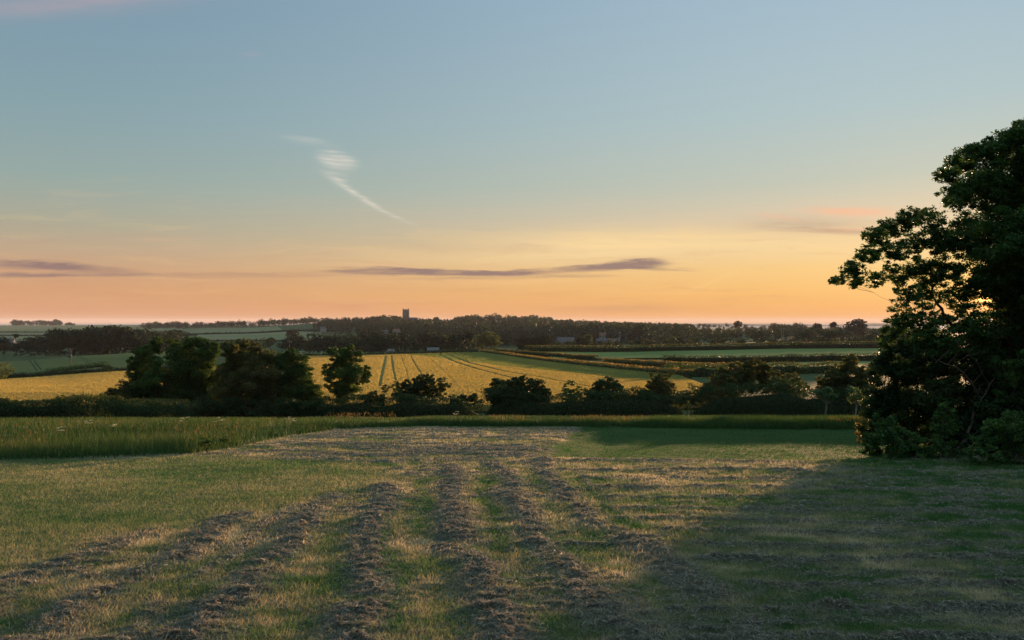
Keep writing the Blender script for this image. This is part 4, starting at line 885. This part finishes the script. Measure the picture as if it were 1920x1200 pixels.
# poles ---------------------------------------------------------------
def pole(px, basepy, toppy, label, arms, Y=None, rad=.14, box=False, name='utility_pole'):
    g = G(px, basepy) if Y is None else P(px, Y); Y = g[1]; h = CH-(toppy-HY)/F*Y-g[2]
    root = empty(name, g, label, 'utility pole')
    b = MB(); b.tube([(0,0,-.3),(0,0,h)], [rad, rad*.7], 8); b.build('post', M['wood'], root)
    for (zf, half) in arms:
        b = MB(); b.box(-half,half,-.11,.11,h*zf-.10,h*zf+.10); cr = b.build('crossarm', M['wood'], root)
        for s_ in (-.9, 0, .9):
            i_ = MB(); i_.tube([(s_*half,0,h*zf+.10),(s_*half,0,h*zf+.2),(s_*half,0,h*zf+.42)], [.06,.11,.07], 6); i_.build('insulator', M['metal'], cr)
    if box:
        b = MB(); b.box(-.42,.42,-.45,-.12,h*.62,h*.76); b.box(-.55,.55,-.36,.0,h*.60,h*.62); b.build('transformer', M['metal'], root)
        b = MB(); b.box(-.3,.3,-.16,-.02,h*.80,h*.93); b.build('switch_box', M['metal'], root)
    return root, h
pole(132, 694, 655, 'wooden power pole with transformer at the edge of the left field', [(.98,.5)], box=True, rad=.16)
pole(892, 655, 628, 'thin pale pole in front of the willow group', [(.97,.7)], Y=310, rad=.16)
pole(1465, 650, 617, 'twin pole structure with insulators before the right copse, left leg', [(.99,1.0)], Y=320, rad=.13)
pole(1469, 650, 617, 'twin pole structure with insulators before the right copse, right leg', [(.99,.8)], Y=322, rad=.13)
pole(207, 612, 605, 'tiny mast on the far left skyline', [], Y=2140, rad=.6)
pole(543, 660, 640, 'thin pole rising behind the hedgerow clump', [(.97,.5)], Y=200, rad=.12)

# white umbellifers in the tall grass ----------------------------------
def umbel(px, py, label):
    ty_ = [(npx(px, q_)) for q_ in (py+20, py+30, py+44)]; y = ty_[1][1]; xx_ = (px-CX)/F*y
    y = max(y, float(np.interp(xx_, ex, ey))+.5); x = (px-CX)/F*y; base = np.array([x, y, hz(x, y)])
    root = empty('cow_parsley', tuple(base), label, 'wild plant', 'cow parsley in the tall grass')
    h = CH-(py-HY)/F*y-base[2]; b = MB(); heads = []
    for i in range(4):
        e = np.array([rng.normal()*.07, rng.normal()*.07, h*(1 if i == 0 else rng.uniform(.78,.97))]); b.tube([(0,0,0), e*np.array([.3,.3,.6]), e], [.006,.005,.003], 5); heads.append(e)
    b.build('stem', M['tall'], root)
    for e in heads:
        V, Q = leaves(e+base+np.column_stack([rng.normal(size=(40,2))*.035, rng.normal(size=40)*.008]), .018, 1.5); obj('flower_head', V, Q, M['flower'], root, rnd=rng.random(len(Q)))
    lp = base+np.column_stack([rng.normal(size=(60,2))*.09, rng.uniform(.1,.6,60)*h]); V, Q = leaves(lp, .05, .5); obj('foliage', V, Q, M['ash'], root, rnd=rng.random(len(Q)))
for x_, y_, l_ in [(115,800,'pale cow parsley above the grass at far left'),(168,788,'taller cow parsley left of the tree clump'),(218,795,'single small cow parsley in front of the copper bush'),
                   (412,783,'cow parsley with several heads below the tree clump'),(345,782,'thin cow parsley left of the many headed one'),(544,782,'cow parsley at the right end of the clump shadow'),
                   (628,790,'white cow parsley where the grass edge turns'),(855,772,'faint cow parsley in the centre of the grass strip')]:
    umbel(x_, y_, l_)
# yellow-green dock and weed tufts at the corner of the strip
def weed(px, py, Y, r, label):
    tree('weed_clump', label, 'weeds', P(px, Y), blobpx([(px,py,r),(px-r*.8,py+r*.7,r*.8),(px+r*.8,py+r*.6,r*.8)], Y, .05), M['ash'], .05, 9000, .008, stems=3)
weed(388, 825, 18.9, 10, 'yellow green weed clump at the grass corner')
weed(420, 822, 20.5, 8, 'smaller weed clump right of the corner clump')
weed(510, 812, 24, 8, 'weed clump where the grass edge bends')

# ------------------------------------------------------------------ haze
if HAZE_DENSITY > 0:
    m, T = new_mat('haze'); v = T.new('ShaderNodeVolumePrincipled'); v.inputs['Color'].default_value = (.86,.86,.90,1); v.inputs['Density'].default_value = HAZE_DENSITY; v.inputs['Anisotropy'].default_value = 0.0
    o = T.new('ShaderNodeOutputMaterial'); T.l.new(v.outputs[0], o.inputs['Volume'])
    b = MB(); b.box(-15200,15200,-40,15500,-44,45); tag(b.build('haze', m), 'thin evening haze over the fields', 'haze', kind='stuff')
print('tris approx', sum(len(o.data.polygons) for o in bpy.data.objects if o.type == 'MESH'))
